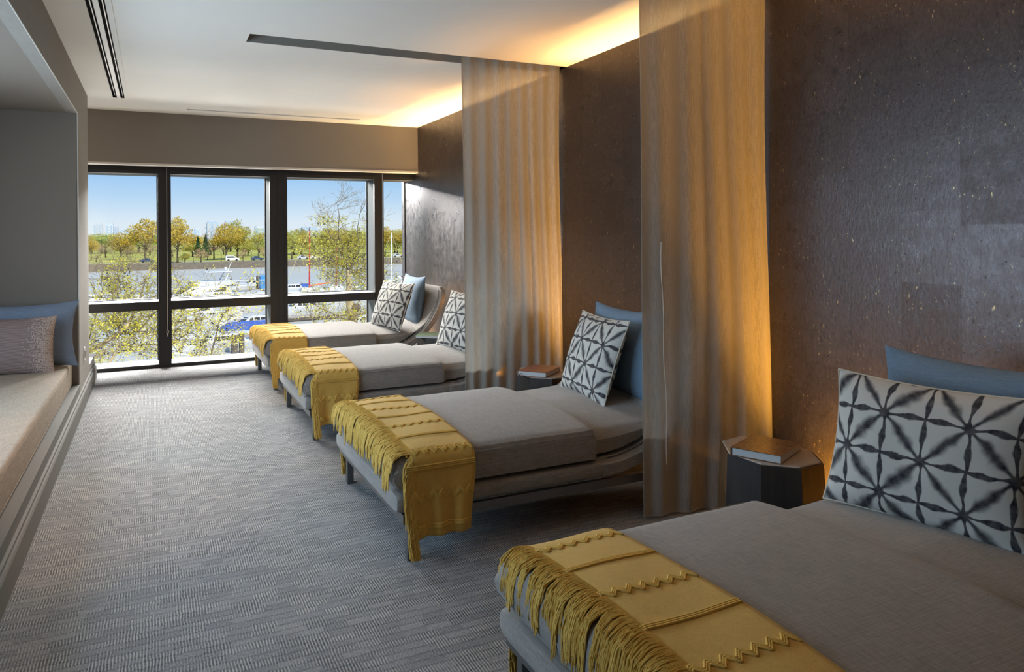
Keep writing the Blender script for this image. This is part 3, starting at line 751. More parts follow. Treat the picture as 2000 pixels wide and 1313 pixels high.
def pillow(name, label, cat, mat, Wd, Hd, T, loc, lean, yaw, seed, piping=None, group=None, pinch=.035, roll=0, uvo=(0, 0)):
    t = thing(name, label, cat, loc, 0, group)
    t.rotation_euler = (math.radians(roll), math.radians(lean), math.radians(yaw))
    mb, uv, rim = pillow_mb(Wd, Hd, T, pinch, seed=seed)
    uv = [(a+uvo[0], b+uvo[1]) for a, b in uv]
    mb.build('cover', M[mat], t, smooth=True, uv=uv, loc=(0, 0, Hd/2))
    if piping:
        MB().tube([Vector(p) for p in rim] + [Vector(rim[0])], .0042, 6).build('piping', M[piping], t, smooth=True, loc=(0, 0, Hd/2), uv=[(.06, .05)]*(6*(len(rim)+1)))
    return t
PB = [  # blue pillow: x, y offset, yaw, lean ; star pillow: x, y offset, yaw, lean
    ((2.425, .10, 3, 8), (2.195, .15, 9, 13)),
    ((2.425, .00, -2, 8), (2.225, .09, -8, 19)),
    ((2.425, .02, 0, 8), (2.19, -.07, 8, 19)),
    ((2.425, .00, -2, 8), (2.09, -.24, 12, 20))]
BL = ['plain blue pillow behind the star pillow on the nearest daybed', 'plain blue pillow half hidden by the nearest curtain on the second daybed',
      'plain blue pillow behind the star pillow, hidden by the farther curtain', 'plain blue pillow with a peaked corner on the daybed by the window']
SL = ['large star-patterned pillow on the nearest daybed, cut by the right edge of the photo', 'star-patterned pillow leaning on the second nearest daybed left of the near curtain',
      'star-patterned pillow half covered by the farther curtain', 'star-patterned pillow on the daybed in front of the window']
for i, (c, _) in enumerate(BEDS):
    (bx, by, bw, bl), (px_, py, pw, pl) = PB[i]
    pillow('blue_pillow', BL[i], 'pillow', 'blue', .74, .52, .15, (bx, c+by, .452), bl, bw, 11+i, group='blue pillows on the daybeds', pinch=.05)
    pillow('star_pillow', SL[i], 'pillow', 'star', .64, (.46, .49, .49, .49)[i], .15, (px_, c+py, .447), pl, pw, 3+i, piping='cream_piping', group='star-patterned pillows on the daybeds', uvo=(.03+.05*i, .02+.03*i))

# ------------------------------------------------------------------ side tables with books
OCT = [(2.321,2.622),(2.218,2.463),(2.229,2.283),(2.333,2.177),(2.464,2.184),(2.552,2.318),(2.560,2.500),(2.450,2.642)]
OC = (2.39, 2.41)
def make_table():
    t = thing('side_table', 'x', 'table', (OC[0], OC[1], 0)); H = .45
    top = [((x-OC[0]), (y-OC[1])) for x, y in OCT]; wide = [(x*1.13, y*1.13) for x, y in top]
    body = MB().loft([[(x*.97, y*.97, .01) for x, y in wide], [(x*.97, y*.97, H-.012) for x, y in top]]).build('core', M['wood1'], t)
    mats = ['wood3', 'wood2', 'wood2', 'wood1', 'wood3', 'wood3', 'wood1', 'wood1']
    for i in range(8):
        a, b = i, (i+1) % 8
        def q(poly, k_, s, z): return (poly[k_][0]*s, poly[k_][1]*s, z)
        r0 = [q(wide, a, 1.0, .0), q(wide, b, 1.0, .0), q(wide, b, .955, .0), q(wide, a, .955, .0)]
        r1 = [q(top, a, 1.03, H-.006), q(top, b, 1.03, H-.006), q(top, b, .975, H-.006), q(top, a, .975, H-.006)]
        g = .003
        MB().loft([r0, r1]).build('facet', M[mats[i]], t)
    MB().loft([[(x*.97, y*.97, H-.016) for x, y in top], [(x*.985, y*.985, H-.004) for x, y in top], [(x*.97, y*.97, H) for x, y in top]]).build('table_top', M['tabletop'], t)
    return t
tb0 = make_table(); TBY = [2.41, 4.47, 6.545]
TBL = ['faceted dark wood side table with pale octagonal top beside the nearest daybed', 'faceted dark wood side table between the second daybed and the farther curtain', 'faceted dark wood side table between the two daybeds nearest the window']
for i, yv in enumerate(TBY):
    o = tb0 if i == 0 else copy_tree(tb0); o.location = (OC[0], yv, 0); o['label'] = TBL[i]; o['group'] = 'faceted side tables between the daybeds'
def book(label, loc, rz, w, d, h, mat, z=.4505):
    t = thing('book', label, 'book', (loc[0], loc[1], z), math.radians(rz))
    MB().bbox(-w/2, w/2, -d/2, d/2, h-.003, h, .0008).build('front_cover', mat, t)
    MB().bbox(-w/2, w/2, -d/2, d/2, 0, .003, .0008).build('back_cover', mat, t)
    MB().bbox(-w/2-.003, -w/2+.002, -d/2, d/2, .0, h, .001).build('spine', mat, t)
    MB().box(-w/2+.003, w/2-.004, -d/2+.004, d/2-.004, .0032, h-.0032).build('pages', M['pages'], t)
    return t
book('brown photo-covered book lying on the side table nearest the camera', (2.355, 2.383), -64.6, .212, .245, .035, M['cover_brown'])
bk = book('thick red and orange photo book on the side table left of the second daybed', (2.342, 4.424), -52, .205, .255, .034, M['cover_red'])
MB().loft([[(-.08, -.129, .018), (-.072, -.129, .018), (-.072, -.1285, .018), (-.08, -.1285, .018)], [(-.082, -.150, .012), (-.074, -.150, .012), (-.074, -.1495, .012), (-.082, -.1495, .012)],
           [(-.083, -.156, -.05), (-.075, -.156, -.05), (-.075, -.1555, -.05), (-.083, -.1555, -.05)]]).build('ribbon', M['black'], bk)
book('green-covered book on the side table between the two daybeds nearest the window', (2.30, 6.50), -30, .22, .27, .022, M['cover_green'])

# ================================================================== bench in the niche
bc_ = thing('bench_cushion', 'long beige fabric bench cushion on the ledge of the left niche', 'cushion', (-1.13, 3.0, .232))
def bench_ring(y, e):
    ring = []; x0, x1, z0, z1 = -.575, .557, 0.002, .19
    for cx, cz, a0 in ((x1-.022, z0+.022, -90), (x1-.022, z1-.022, 0), (x0+.022, z1-.022, 90), (x0+.022, z0+.022, 180)):
        for k_ in range(5):
            a = math.radians(a0+90*k_/4); ring.append((cx+.022*math.cos(a), y, cz+.022*math.sin(a)))
    c = ((x0+x1)/2, (z0+z1)/2)
    return [(c[0]+(p[0]-c[0])*(1-.02*(1-e)*2), p[1], c[1]+(p[2]-c[1])*e) for p in ring]
ysb = [-5.6, -5.59, -5.57] + list(np.linspace(-5.5, 3.62, 24)) + [3.68, 3.70, 3.71]
MB().loft([bench_ring(y, {0: .7, 1: .9}.get(min(i, len(ysb)-1-i), 1)) for i, y in enumerate(ysb)]).build('cushion', M['bench'], bc_, smooth='auto')
for z in (.168, .024):
    MB().tube([(.5555, y, z) for y in np.linspace(-5.5, 3.66, 30)], .003, 4).build('piping', M['bench'], bc_)
pillow('slate_pillow', 'large slate-blue pillow at the end of the bench, with a peaked corner', 'pillow', 'slate', .78, .50, .17, (-.905, 6.50, .418), 13, 90, 31, pinch=.055)
pillow('lumbar_pillow', 'mauve and copper beaded pillow in front of the slate-blue pillow on the bench', 'pillow', 'mauve', .62, .42, .15, (-.955, 6.29, .412), 17, 88, 37, pinch=.03)

# ================================================================== outdoors
M['water'] = None
k = NT('river_water'); v = k.coord('Object', (.5, 1.6, 1)); n = k.noise(v, .8, 4, .6); k.base((.20, .21, .19), .35, 0., .12); k.bump(n, .4, .2)
k.put(k.b.inputs['Base Color'], k.mix(k.noise(k.coord('Object'), .02, 3), (.36, .36, .32), (.54, .54, .50))); M['water'] = k.m
k = NT('park_grass'); n = k.noise(k.coord('Object', (.3, 1, 1)), .12, 5, .6); k.base(k.ramp(n, [(.3, (.20, .24, .03)), (.55, (.38, .36, .06)), (.75, (.50, .44, .14))]), .95); M['grass'] = k.m
M['asphalt'] = plain('asphalt', (.30, .29, .27), .9); M['bank'] = None
k = NT('stone_bank'); v = k.coord('Object', (.6, .6, 1.8)); k.base(k.mix(k.noise(v, 1.5, 5), (.06, .05, .04), (.26, .22, .17)), .95); M['bank'] = k.m
M['bark'] = plain('bark', (.14, .11, .075), .95, var=.35, vs=3); M['twig'] = plain('pale_twig', (.21, .16, .085), .9, var=.3, vs=9); M['bark_pale'] = plain('pale_bark', (.42, .34, .20), .9, var=.35, vs=9)
def leafmat(name, a, b, sc=.4, trans=.35):
    k = NT(name); n = k.noise(k.coord('Object'), sc, 3, .7); k.base(k.mix(k.sstep(.3, .7, n), a, b), .8, 0., .2)
    tl = k.n('ShaderNodeBsdfTranslucent'); k.put(tl.inputs[0], b); ms = k.n('ShaderNodeMixShader'); ms.inputs[0].default_value = trans
    k.t.links.new(k.b.outputs[0], ms.inputs[1]); k.t.links.new(tl.outputs[0], ms.inputs[2]); k.t.links.new(ms.outputs[0], k.out.inputs[0]); return k.m
LEAF = {'gold': leafmat('golden_spring_foliage', (.44, .32, .05), (.72, .55, .12)), 'olive': leafmat('olive_spring_foliage', (.34, .29, .06), (.64, .58, .14)),
        'willow': leafmat('willow_foliage', (.38, .38, .07), (.68, .66, .18)), 'green': leafmat('fresh_green_foliage', (.24, .36, .07), (.46, .62, .15)),
        'pink': leafmat('bronze_pink_foliage', (.40, .22, .13), (.66, .44, .30)), 'brown': leafmat('bare_brown_twigs', (.30, .20, .10), (.56, .40, .22)),
        'fir': leafmat('dark_fir_needles', (.015, .06, .025), (.05, .15, .06)), 'near': leafmat('young_sycamore_leaves', (.40, .38, .04), (.66, .62, .11), 3., .4)}
GZ = -7.2; WZ = -9.0
struct(MB().box(-260, 420, 20, 250, WZ-1, WZ).build('river', M['water']))
struct(MB().box(-1200, 1800, 248.6, 2600, GZ-2, GZ).build('ground_park', M['grass']))
struct(MB().box(-400, 600, 247.6, 248.8, WZ-.8, GZ+.25).build('wall_riverbank', M['bank']))
struct(MB().box(-400, 600, 258.5, 263.5, GZ, GZ+.06).build('road_park', M['asphalt']))
struct(MB().box(-400, 600, 250.2, 252.0, GZ, GZ+.05).build('path_park', M['asphalt']))
struct(MB().box(-120, 160, 9.15, 30, -9.8, -8.6).build('ground_quay', M['asphalt']))

def cards(n, sampler, size, seed, aspect=1.0):
    rng = np.random.RandomState(seed); mb = MB(); pts = sampler(rng, n)
    a = rng.normal(size=(n,3)); a /= np.linalg.norm(a, axis=1)[:,None]; b = rng.normal(size=(n,3)); b -= a*(a*b).sum(1)[:,None]; b /= np.linalg.norm(b, axis=1)[:,None]
    s_ = size*rng.uniform(.6, 1.3, size=(n,1)); a = a*s_; b = b*s_*aspect
    V_ = np.stack([pts-a, pts+b*.8, pts+a, pts-b*.8], axis=1).reshape(-1,3)
    mb.v = [tuple(p) for p in V_]; mb.f = [(4*i, 4*i+1, 4*i+2, 4*i+3) for i in range(n)]; mb.mi = [0]*n
    return mb
TREE = {}
def tree_meshes(kind, var):
    key = (kind, var)
    if key in TREE: return TREE[key]
    rng = random.Random(hash(kind) % 1000 if False else sum(map(ord, kind))*7+var*31)
    tr = MB()
    if kind == 'fir':
        tr.tube([(0,0,0),(0,0,.95)], [.02,.004], 6)
        def smp(r, n):
            z = r.uniform(.06, 1, n)**.8; rad = .33*(1-z)**.85*(0.6+.4*np.abs(np.sin(z*26)))*np.sqrt(r.uniform(.2, 1, n)); t = r.uniform(0, 6.283, n)
            return np.c_[rad*np.cos(t), rad*np.sin(t), z]
        fo = cards(900, smp, .028, 5+var)
    else:
        low = {'willow': .10, 'pink': .22, 'brown': .2}.get(kind, .16)
        tr.tube([(0,0,0), (.005,.0,low), (.0,.01,.45)], [.026, .020, .012], 7)
        blobs = []
        for i in range(9):
            a = 2*math.pi*i/9*2.4 + rng.uniform(-.3, .3); h0 = rng.uniform(low, .42); e = Vector((math.cos(a)*rng.uniform(.16, .36), math.sin(a)*rng.uniform(.16, .36), rng.uniform(.34, .86)))
            p0 = Vector((0, .005, h0)); md = p0.lerp(e, .5) + Vector((0, 0, -.03)); tr.tube([p0, md, e], [.011, .007, .002], 5)
            for q in range(3):
                f = p0.lerp(e, rng.uniform(.4, .9)); tr.tube([f, f + Vector((rng.uniform(-.14, .14), rng.uniform(-.14, .14), rng.uniform(.02, .16)))], [.004, .001], 4)
            blobs.append((e*.86 + Vector((0,0,.08)), rng.uniform(.12, .20)))
        blobs.append((Vector((0,0,.80)), .17)); blobs.append((Vector((.05,0,.62)), .2)); blobs.append((Vector((-.06,.03,.5)), .18))
        if kind == 'willow':
            blobs += [(Vector((math.cos(a)*.3, math.sin(a)*.3, .34)), .16) for a in np.linspace(0, 6, 9)]
        bl = np.array([[*p, r_] for p, r_ in blobs])
        def smp(r, n):
            i = r.randint(0, len(bl), n); d = r.normal(size=(n,3)); d /= np.linalg.norm(d, axis=1)[:,None]
            return bl[i,:3] + d*(bl[i,3]*r.uniform(.35, 1.05, n)**.6)[:,None]*np.array([1, 1, .95])
        num = {'pink': 700, 'brown': 600}.get(kind, 2400)
        fo = cards(num, smp, .018 if kind != 'brown' else .012, 9+var, 1.0 if kind != 'willow' else .5)
    TREE[key] = (tr.mesh('trunk', M['bark'], True), fo.mesh('foliage', LEAF[kind], False, fix=False)); return TREE[key]
def far_tree(i, x, y, h, w, kind, label):
    t = thing({'fir': 'fir_tree', 'willow': 'willow_tree', 'pink': 'blossom_tree'}.get(kind, 'park_tree'), label, 'tree', (x, max(y, 253.0), GZ), i*1.7, 'trees on the far river bank')
    a, b = tree_meshes(kind, i % 2); w_ = w/.62
    t.scale = (w_, w_, h) if kind != 'fir' else (w/.62, w/.62, h)
    link('trunk', a, t); f = link('foliage', b, t); f['kind'] = 'stuff'
FT = [(-19.6,299.7,9.2,4.0,'gold','slim golden tree at the left edge of the leftmost window pane'), (-20.3,366.2,5.8,4.0,'pink','round pinkish tree far back on the lawn, left pane'),
 (-16.9,280.8,3.4,5.0,'brown','low bare brown tree near the river road, left pane'), (-21.2,420,9.7,12,'green','bright green tree beyond the pink tree, under the twin towers'),
 (-10.3,298.7,10.4,8.8,'gold','broad golden tree in the middle of the leftmost pane'), (-2.3,275.2,15.2,9.5,'gold','tallest golden tree left of the first mullion'),
 (6.9,254,15.3,8.4,'gold','tall golden tree right of the first mullion'), (8.9,254,3.3,3.0,'olive','small low olive tree by the riverbank right of the first mullion'),
 (16.1,319.6,8.1,4.2,'fir','dark green conifer, left one of the pair'), (18.4,310.1,8.9,4.6,'fir','dark green conifer, right one of the pair'),
 (13.6,253,4.9,4.8,'pink','small bronze cherry tree in front of the two conifers'), (17.0,277.7,3.3,3.8,'brown','small bare cherry tree just right of the bronze cherry'),
 (19.0,276.1,12.1,7.4,'brown','brownish bare tree between the conifers and the wide golden tree'), (22.8,273.3,13.4,9,'gold','wide golden tree behind the white van'),
 (27.3,282.2,14.8,9.5,'olive','tallest olive tree right behind the white van'), (26.2,253.8,4.5,3.3,'pink','small bronze tree on the riverbank right of the white van'),
 (37.0,302.8,12,7.2,'willow','willow-green tree left of the wide second mullion'), (34.8,270.0,4.3,3.2,'pink','small pink tree by the dark blue car'),
 (43.1,263.6,10.9,6.8,'willow','willow-green tree at the left edge of the third pane'), (50.3,284.6,9.4,6,'gold','golden tree under the two grey blocks, third pane'),
 (53.9,281.7,10.4,8,'willow','willow-green tree behind the tall red mast'), (59.8,284.4,11.8,9,'olive','olive tree left of the near sycamore, third pane'),
 (64.4,280.6,11.2,9,'gold','golden tree behind the near sycamore'), (68.9,277.0,11.2,8,'olive','olive tree behind the right side of the near sycamore'),
 (74.8,279.8,11.8,9,'willow','willow-green tree hidden by the third mullion'), (79.7,275.8,12.2,8.2,'gold','golden tree left of the first white mast, rightmost pane'),
 (83.6,272.7,11,8,'willow','willow-green tree between the two white masts'), (87.4,269.5,12.2,9,'gold','golden tree behind the right white mast'), (93.2,270,12,9,'olive','olive tree at the right end of the bank by the wallpapered wall'),
 (-9.4,386,8.3,8,'green','fresh green tree far back between the two golden trees, left pane'), (46,330,9.2,9,'green','fresh green tree behind the willow, third pane')]
for i, q in enumerate(FT): far_tree(i, *q)
rg_ = random.Random(3); ORD = ['first','second','third','fourth','fifth','sixth','seventh','eighth','ninth','tenth','eleventh','twelfth','thirteenth','fourteenth','fifteenth','sixteenth','seventeenth','eighteenth']
for i in range(18):
    far_tree(100+i, lerp(-62, 170, i/17)+rg_.uniform(-3, 3), rg_.uniform(400, 480), rg_.uniform(9.0, 11.0), rg_.uniform(14, 17), rg_.choice(['willow', 'olive', 'green', 'gold']), ORD[i] + ' hazy tree from the left in the far tree line along the horizon')
for i in range(9):
    far_tree(140+i, lerp(52, 106, i/8)+rg_.uniform(-1, 1), rg_.uniform(312, 335), rg_.uniform(10.5, 12), rg_.uniform(10, 12), rg_.choice(['willow', 'olive', 'gold']), ORD[i] + ' tree from the left in the dense green row behind the red and white masts')
for i in range(14):
    far_tree(160+i, lerp(-24, 74, i/13)+rg_.uniform(-1.5, 1.5), rg_.uniform(318, 372), rg_.uniform(5.0, 6.5), rg_.uniform(7, 9), ('pink', 'brown', 'olive')[i % 3], ORD[i] + ' low cherry tree from the left in the scattered row halfway across the lawn')
# parked vehicles and lamps across the river
M['van'] = plain('white_car_paint', (.82, .82, .82), .3); M['carblue'] = plain('dark_blue_paint', (.05, .08, .16), .3); M['carsil'] = plain('silver_paint', (.5, .52, .55), .3); M['cardark'] = plain('black_paint', (.03, .03, .035), .3)
M['glassd'] = plain('dark_glass', (.025, .03, .035), .1); M['tyre'] = plain('tyre_rubber', (.02, .02, .02), .8)
def car(name, label, x, y, L_, H_, body, van=False, rz=0.):
    t = thing(name, label, 'van' if van else 'car', (x, y, GZ+.06), rz)
    hw = .95 if van else .88; h0 = .28
    if van: prof = [(-L_/2, h0), (L_/2, h0), (L_/2, H_*.52), (L_/2-.9, H_*.60), (L_/2-1.55, H_*.97), (-L_/2+.1, H_), (-L_/2, H_*.85)]
    else: prof = [(-L_/2, h0), (L_/2, h0), (L_/2, H_*.50), (L_/2-1.1, H_*.62), (L_/2-1.75, H_*.97), (-L_/2+1.2, H_), (-L_/2+.45, H_*.66), (-L_/2, H_*.6)]
    MB().xprism(prof, -hw, hw).build('body', body, t)
    z0, z1 = (H_*.60, H_*.88) if van else (H_*.66, H_*.92)
    for sg in (-1, 1):
        xs0 = -L_/2+.35 if van else -L_/2+1.1
        MB().xprism([(xs0, z0), (L_/2-1.2 if van else L_/2-1.35, z0), (L_/2-1.75 if van else L_/2-1.85, z1), (xs0+.12, z1)], min(sg*hw, sg*(hw+.02)), max(sg*hw, sg*(hw+.02))).build('side_window', M['glassd'], t)
    for wx in (-L_*.30, L_*.30):
        for sg in (-1, 1):
            MB().loft([[(wx+.33*math.cos(a), sg*hw-.1, .33+.33*math.sin(a)) for a in np.linspace(0, 2*math.pi, 13)[:-1]], [(wx+.33*math.cos(a), sg*hw+.04, .33+.33*math.sin(a)) for a in np.linspace(0, 2*math.pi, 13)[:-1]]]).build('wheel', M['tyre'], t)
    return t
car('van', 'white van driving on the road across the river, second pane', 23.6, 261, 4.2, 1.75, M['van'], True, math.pi*0)
car('car', 'dark blue car on the road across the river right of the white van', 31.5, 261.2, 3.9, 1.45, M['carblue'])
car('car', 'black car half hidden by the second mullion, right of the blue car', 36.4, 261.0, 4.0, 1.45, M['cardark'])
car('car', 'blue car on the far road seen through twigs in the leftmost pane', -1.6, 261.4, 4.0, 1.45, M['carblue'])
for i, (xx, mt, lab) in enumerate(((46.5, 'carsil', 'silver car parked left of the tall red mast'), (50.6, 'van', 'white car parked at the tall red mast'), (55, 'cardark', 'black car parked between the two red masts'), (59.4, 'carsil', 'silver car parked by the shorter red mast'),
                       (64, 'carblue', 'blue car parked behind the sycamore, left one'), (68.5, 'cardark', 'black car parked behind the sycamore, right one'), (80.2, 'carsil', 'silver car parked beyond the first white mast'), (84.6, 'cardark', 'black car parked between the white masts'), (88.8, 'van', 'white car parked beyond the right white mast'))):
    car('car', lab, xx, 261.2, 4.0, 1.45, M[mt])
for xx, lab in ((19.9, 'black lamp post left of the white van'), (29.2, 'black lamp post between the van and the blue car'), (11.6, 'black lamp post behind the bronze cherry tree')):
    t = thing('lamp_post', lab, 'lamp post', (xx, 257.6, GZ)); MB().tube([(0,0,0),(0,0,.4),(0,0,3.2)], [.14,.09,.07], 6).build('pole', M['cardark'], t); MB().ball((0,0,3.4), .2).build('lamp_head', M['van'], t)

# skyline
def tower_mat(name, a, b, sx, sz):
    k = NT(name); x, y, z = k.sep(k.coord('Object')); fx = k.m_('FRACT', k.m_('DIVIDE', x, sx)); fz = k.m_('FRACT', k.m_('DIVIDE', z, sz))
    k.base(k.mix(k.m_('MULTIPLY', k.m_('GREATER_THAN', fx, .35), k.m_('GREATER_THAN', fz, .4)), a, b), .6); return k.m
M['tw1'] = tower_mat('hazy_beige_facade', (.46, .48, .54), (.40, .44, .53), 4., 4.); M['tw2'] = tower_mat('hazy_blue_facade', (.37, .46, .60), (.31, .41, .56), 5., 4.5); M['tw3'] = tower_mat('hazy_white_facade', (.54, .58, .65), (.40, .49, .60), 6., 5.)  # distance haze is mixed into these facade colours
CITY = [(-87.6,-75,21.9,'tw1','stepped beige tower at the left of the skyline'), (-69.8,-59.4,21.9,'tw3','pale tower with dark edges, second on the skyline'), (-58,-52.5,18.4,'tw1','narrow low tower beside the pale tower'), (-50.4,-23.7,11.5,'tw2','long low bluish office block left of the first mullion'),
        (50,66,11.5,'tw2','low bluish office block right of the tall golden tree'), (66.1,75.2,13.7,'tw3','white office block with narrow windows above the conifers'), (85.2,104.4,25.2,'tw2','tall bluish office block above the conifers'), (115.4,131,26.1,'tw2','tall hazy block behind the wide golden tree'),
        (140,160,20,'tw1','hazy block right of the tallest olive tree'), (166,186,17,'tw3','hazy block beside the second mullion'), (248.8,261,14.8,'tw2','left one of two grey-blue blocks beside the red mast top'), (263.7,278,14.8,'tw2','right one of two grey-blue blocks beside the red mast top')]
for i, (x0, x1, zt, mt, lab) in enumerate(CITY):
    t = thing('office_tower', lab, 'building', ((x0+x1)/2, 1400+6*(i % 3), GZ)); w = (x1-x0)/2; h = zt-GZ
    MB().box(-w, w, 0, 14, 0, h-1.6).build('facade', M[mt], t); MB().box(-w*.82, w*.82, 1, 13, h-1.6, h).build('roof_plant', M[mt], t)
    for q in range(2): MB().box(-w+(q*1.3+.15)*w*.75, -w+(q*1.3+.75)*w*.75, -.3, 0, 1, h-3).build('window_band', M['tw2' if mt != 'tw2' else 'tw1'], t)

# ------------------------------------------------------------------ marina
M['gel'] = plain('white_gelcoat', (.66, .67, .68), .25, var=.01); M['canvas'] = plain('blue_canvas', (.03, .09, .34), .8, var=.2, vs=2); M['canvas_l'] = plain('light_blue_tarp', (.05, .26, .58), .7, var=.2, vs=2)
M['red'] = plain('red_mast_paint', (.50, .03, .035), .4); M['orange'] = plain('orange_boom_cover', (.80, .12, .03), .6); M['alu'] = plain('white_mast', (.75, .75, .78), .35); M['rope'] = plain('yellow_line', (.6, .55, .25), .8); M['pile'] = plain('weathered_piling', (.10, .08, .065), .9, var=.3); M['dock'] = plain('grey_dock_planks', (.36, .33, .29), .9, var=.2)
def hull_mb(L_, B_, H_):
    mb = MB(); rings = []
    for q in np.linspace(0, 1, 14):
        x = -L_/2 + L_*q; w = B_/2*(1 - max(0, (q-.45)/.55)**2.2)*(.9+.1*sm(0, .2, q)); w = max(w, .02); sheer = H_*(1+.30*q**2); k_ = .75
        rake = .10*L_*max(0, q-.8)/.2
        rings.append([(x, -w*k_*.6, -.3), (x+rake*.5, -w*k_, .0), (x+rake, -w, sheer), (x+rake, -w*.93, sheer+.02), (x+rake, w*.93, sheer+.02), (x+rake, w, sheer), (x+rake*.5, w*k_, .0), (x, w*k_*.6, -.3)])
    return mb.loft(rings)
def frustum(mb, x0, x1, w0, z0, xa, xb, w1, z1):
    mb.loft([[(x0,-w0,z0),(x1,-w0*.8,z0),(x1,w0*.8,z0),(x0,w0,z0)], [(xa,-w1,z1),(xb,-w1*.75,z1),(xb,w1*.75,z1),(xa,w1,z1)]]); return mb
def yacht(label, x, y, L_, rz, fly=True, canvas=None, name='motor_yacht', hf=.095):
    t = thing(name, label, 'boat', (x, y, WZ), math.radians(rz), 'boats in the marina'); B_ = L_*.28; H_ = L_*hf
    hull_mb(L_, B_, H_).build('hull', M['gel'], t, smooth='auto')
    MB().tube([(-L_*.48, -B_*.44, H_*.72), (L_*.2, -B_*.46, H_*.84)], .05, 4).build('rub_rail', M['cardark'], t)
    c = frustum(MB(), -L_*.22, L_*.22, B_*.40, H_*1.02, -L_*.16, L_*.10, B_*.34, H_*1.9); c.build('cabin', M['gel'], t)
    def cab(x, z):      # half width of the cabin wall
        q = (z/H_-1.02)/.88; xa = lerp(-L_*.22, -L_*.16, q); xb = lerp(L_*.22, L_*.10, q); t_ = (x-xa)/(xb-xa); w0 = lerp(B_*.40, B_*.34, q); return w0*lerp(1, lerp(.8, .75, q), t_)
    for sg in (-1, 1):
        for xa_, xb_ in ((-L_*.165, -L_*.06), (-L_*.045, L_*.045), (L_*.06, L_*.125)):
            sl = L_*.02 if xb_ > L_*.1 else 0
            q_ = [(xa_, H_*1.25), (xb_, H_*1.25), (xb_-sl, H_*1.72), (xa_, H_*1.72)]
            MB().loft([[(x_, sg*(cab(x_, z_)-.05), z_) for x_, z_ in q_], [(x_, sg*(cab(x_, z_)+.03), z_) for x_, z_ in q_]]).build('side_window', M['glassd'], t)
    MB().loft([[(L_*.205,-B_*.24,H_*1.2),(L_*.205,B_*.24,H_*1.2),(L_*.125,B_*.22,H_*1.75),(L_*.125,-B_*.22,H_*1.75)], [(L_*.225,-B_*.24,H_*1.2),(L_*.225,B_*.24,H_*1.2),(L_*.145,B_*.22,H_*1.75),(L_*.145,-B_*.22,H_*1.75)]]).build('windshield', M['glassd'], t)
    if fly:
        f = frustum(MB(), -L_*.26, L_*.08, B_*.36, H_*1.9, -L_*.24, L_*.12, B_*.40, H_*2.45); f.build('flybridge', M['gel'], t)
        a = MB()
        for sg in (-1, 1): a.tube([(-L_*.16, sg*B_*.33, H_*2.4), (-L_*.20, sg*B_*.28, H_*3.4)], .10, 5)
        a.tube([(-L_*.20, -B_*.28, H_*3.4), (-L_*.20, B_*.28, H_*3.4)], .10, 5); a.build('radar_arch', M['gel'], t)
        MB().box(-L_*.22, L_*.0, -B_*.32, B_*.32, H_*3.42, H_*3.5).build('hardtop', M['gel'], t)
        MB().ball((-L_*.19, 0, H_*3.75), .28).build('radar_dome', M['gel'], t); MB().tube([(-L_*.2, .3, H_*3.4), (-L_*.235, .3, H_*4.5)], .05, 5).build('antenna', M['gel'], t)
    if canvas:
        frustum(MB(), -L_*.44, -L_*.20, B_*.38, H_*1.02, -L_*.40, -L_*.20, B_*.33, H_*1.8).build('canvas_cover', M[canvas], t)
    else: MB().box(-L_*.44, -L_*.2, -B_*.30, B_*.30, H_*1.75, H_*1.82).build('aft_awning', M['gel'], t)
    r_ = MB(); pts = [(L_*q, 0, 0) for q in ()]
    for sg in (-1, 1): r_.tube([(L_*.12, sg*B_*.38, H_*1.6), (L_*.35, sg*B_*.27, H_*1.75), (L_*.53, 0, H_*1.9)], .03, 4)
    r_.build('bow_rail', M['alu'], t)
    return t
yacht('largest white motor yacht with a flybridge and radar arch, second pane', 7.0, 124, 17.5, 190, hf=.078)
yacht('white cabin cruiser with blue side trim right of the largest yacht', 14.6, 115, 8.0, 205, False, 'canvas')
yacht('white cruiser with an awning farther out near the blue tarped boat', 18.4, 152, 9.5, 186, True)
yacht('white cabin boat under the window crossbar, second pane', 4.0, 97, 11.5, 190, False)
yacht('white runabout with dark windshield right of the near twigs, lower second pane', 10.3, 88, 7.0, 196, False, 'canvas')
yacht('long white boat in front of the blue canvas boat, lower second pane', 5.6, 71.5, 8.5, 196, False)
yacht('white boat at the bottom left of the second pane behind twigs', 1.0, 80, 8.0, 188, False)
yacht('white boat at the left of the third pane by the blue awning', 22.5, 138, 8.0, 195, False, 'canvas')
yacht('white cruiser in the lower third pane behind the low leaves', 18, 101, 8.5, 190, True)
yacht('white boat at the foot of the near sycamore, lower third pane', 21.5, 82, 7.5, 188, False)
yacht('white boat with awning behind the sycamore trunk, upper third pane', 36.0, 121, 8.5, 196, True)
yacht('small white boat at the dock in the rightmost pane', 40, 128, 8.0, 190, False)
yacht('white boat right of the red boom, third pane', 27.5, 112, 8.5, 190, True)
yacht('white boat lying left of the largest yacht, behind the first mullion', -8.5, 128, 9.0, 190, False)
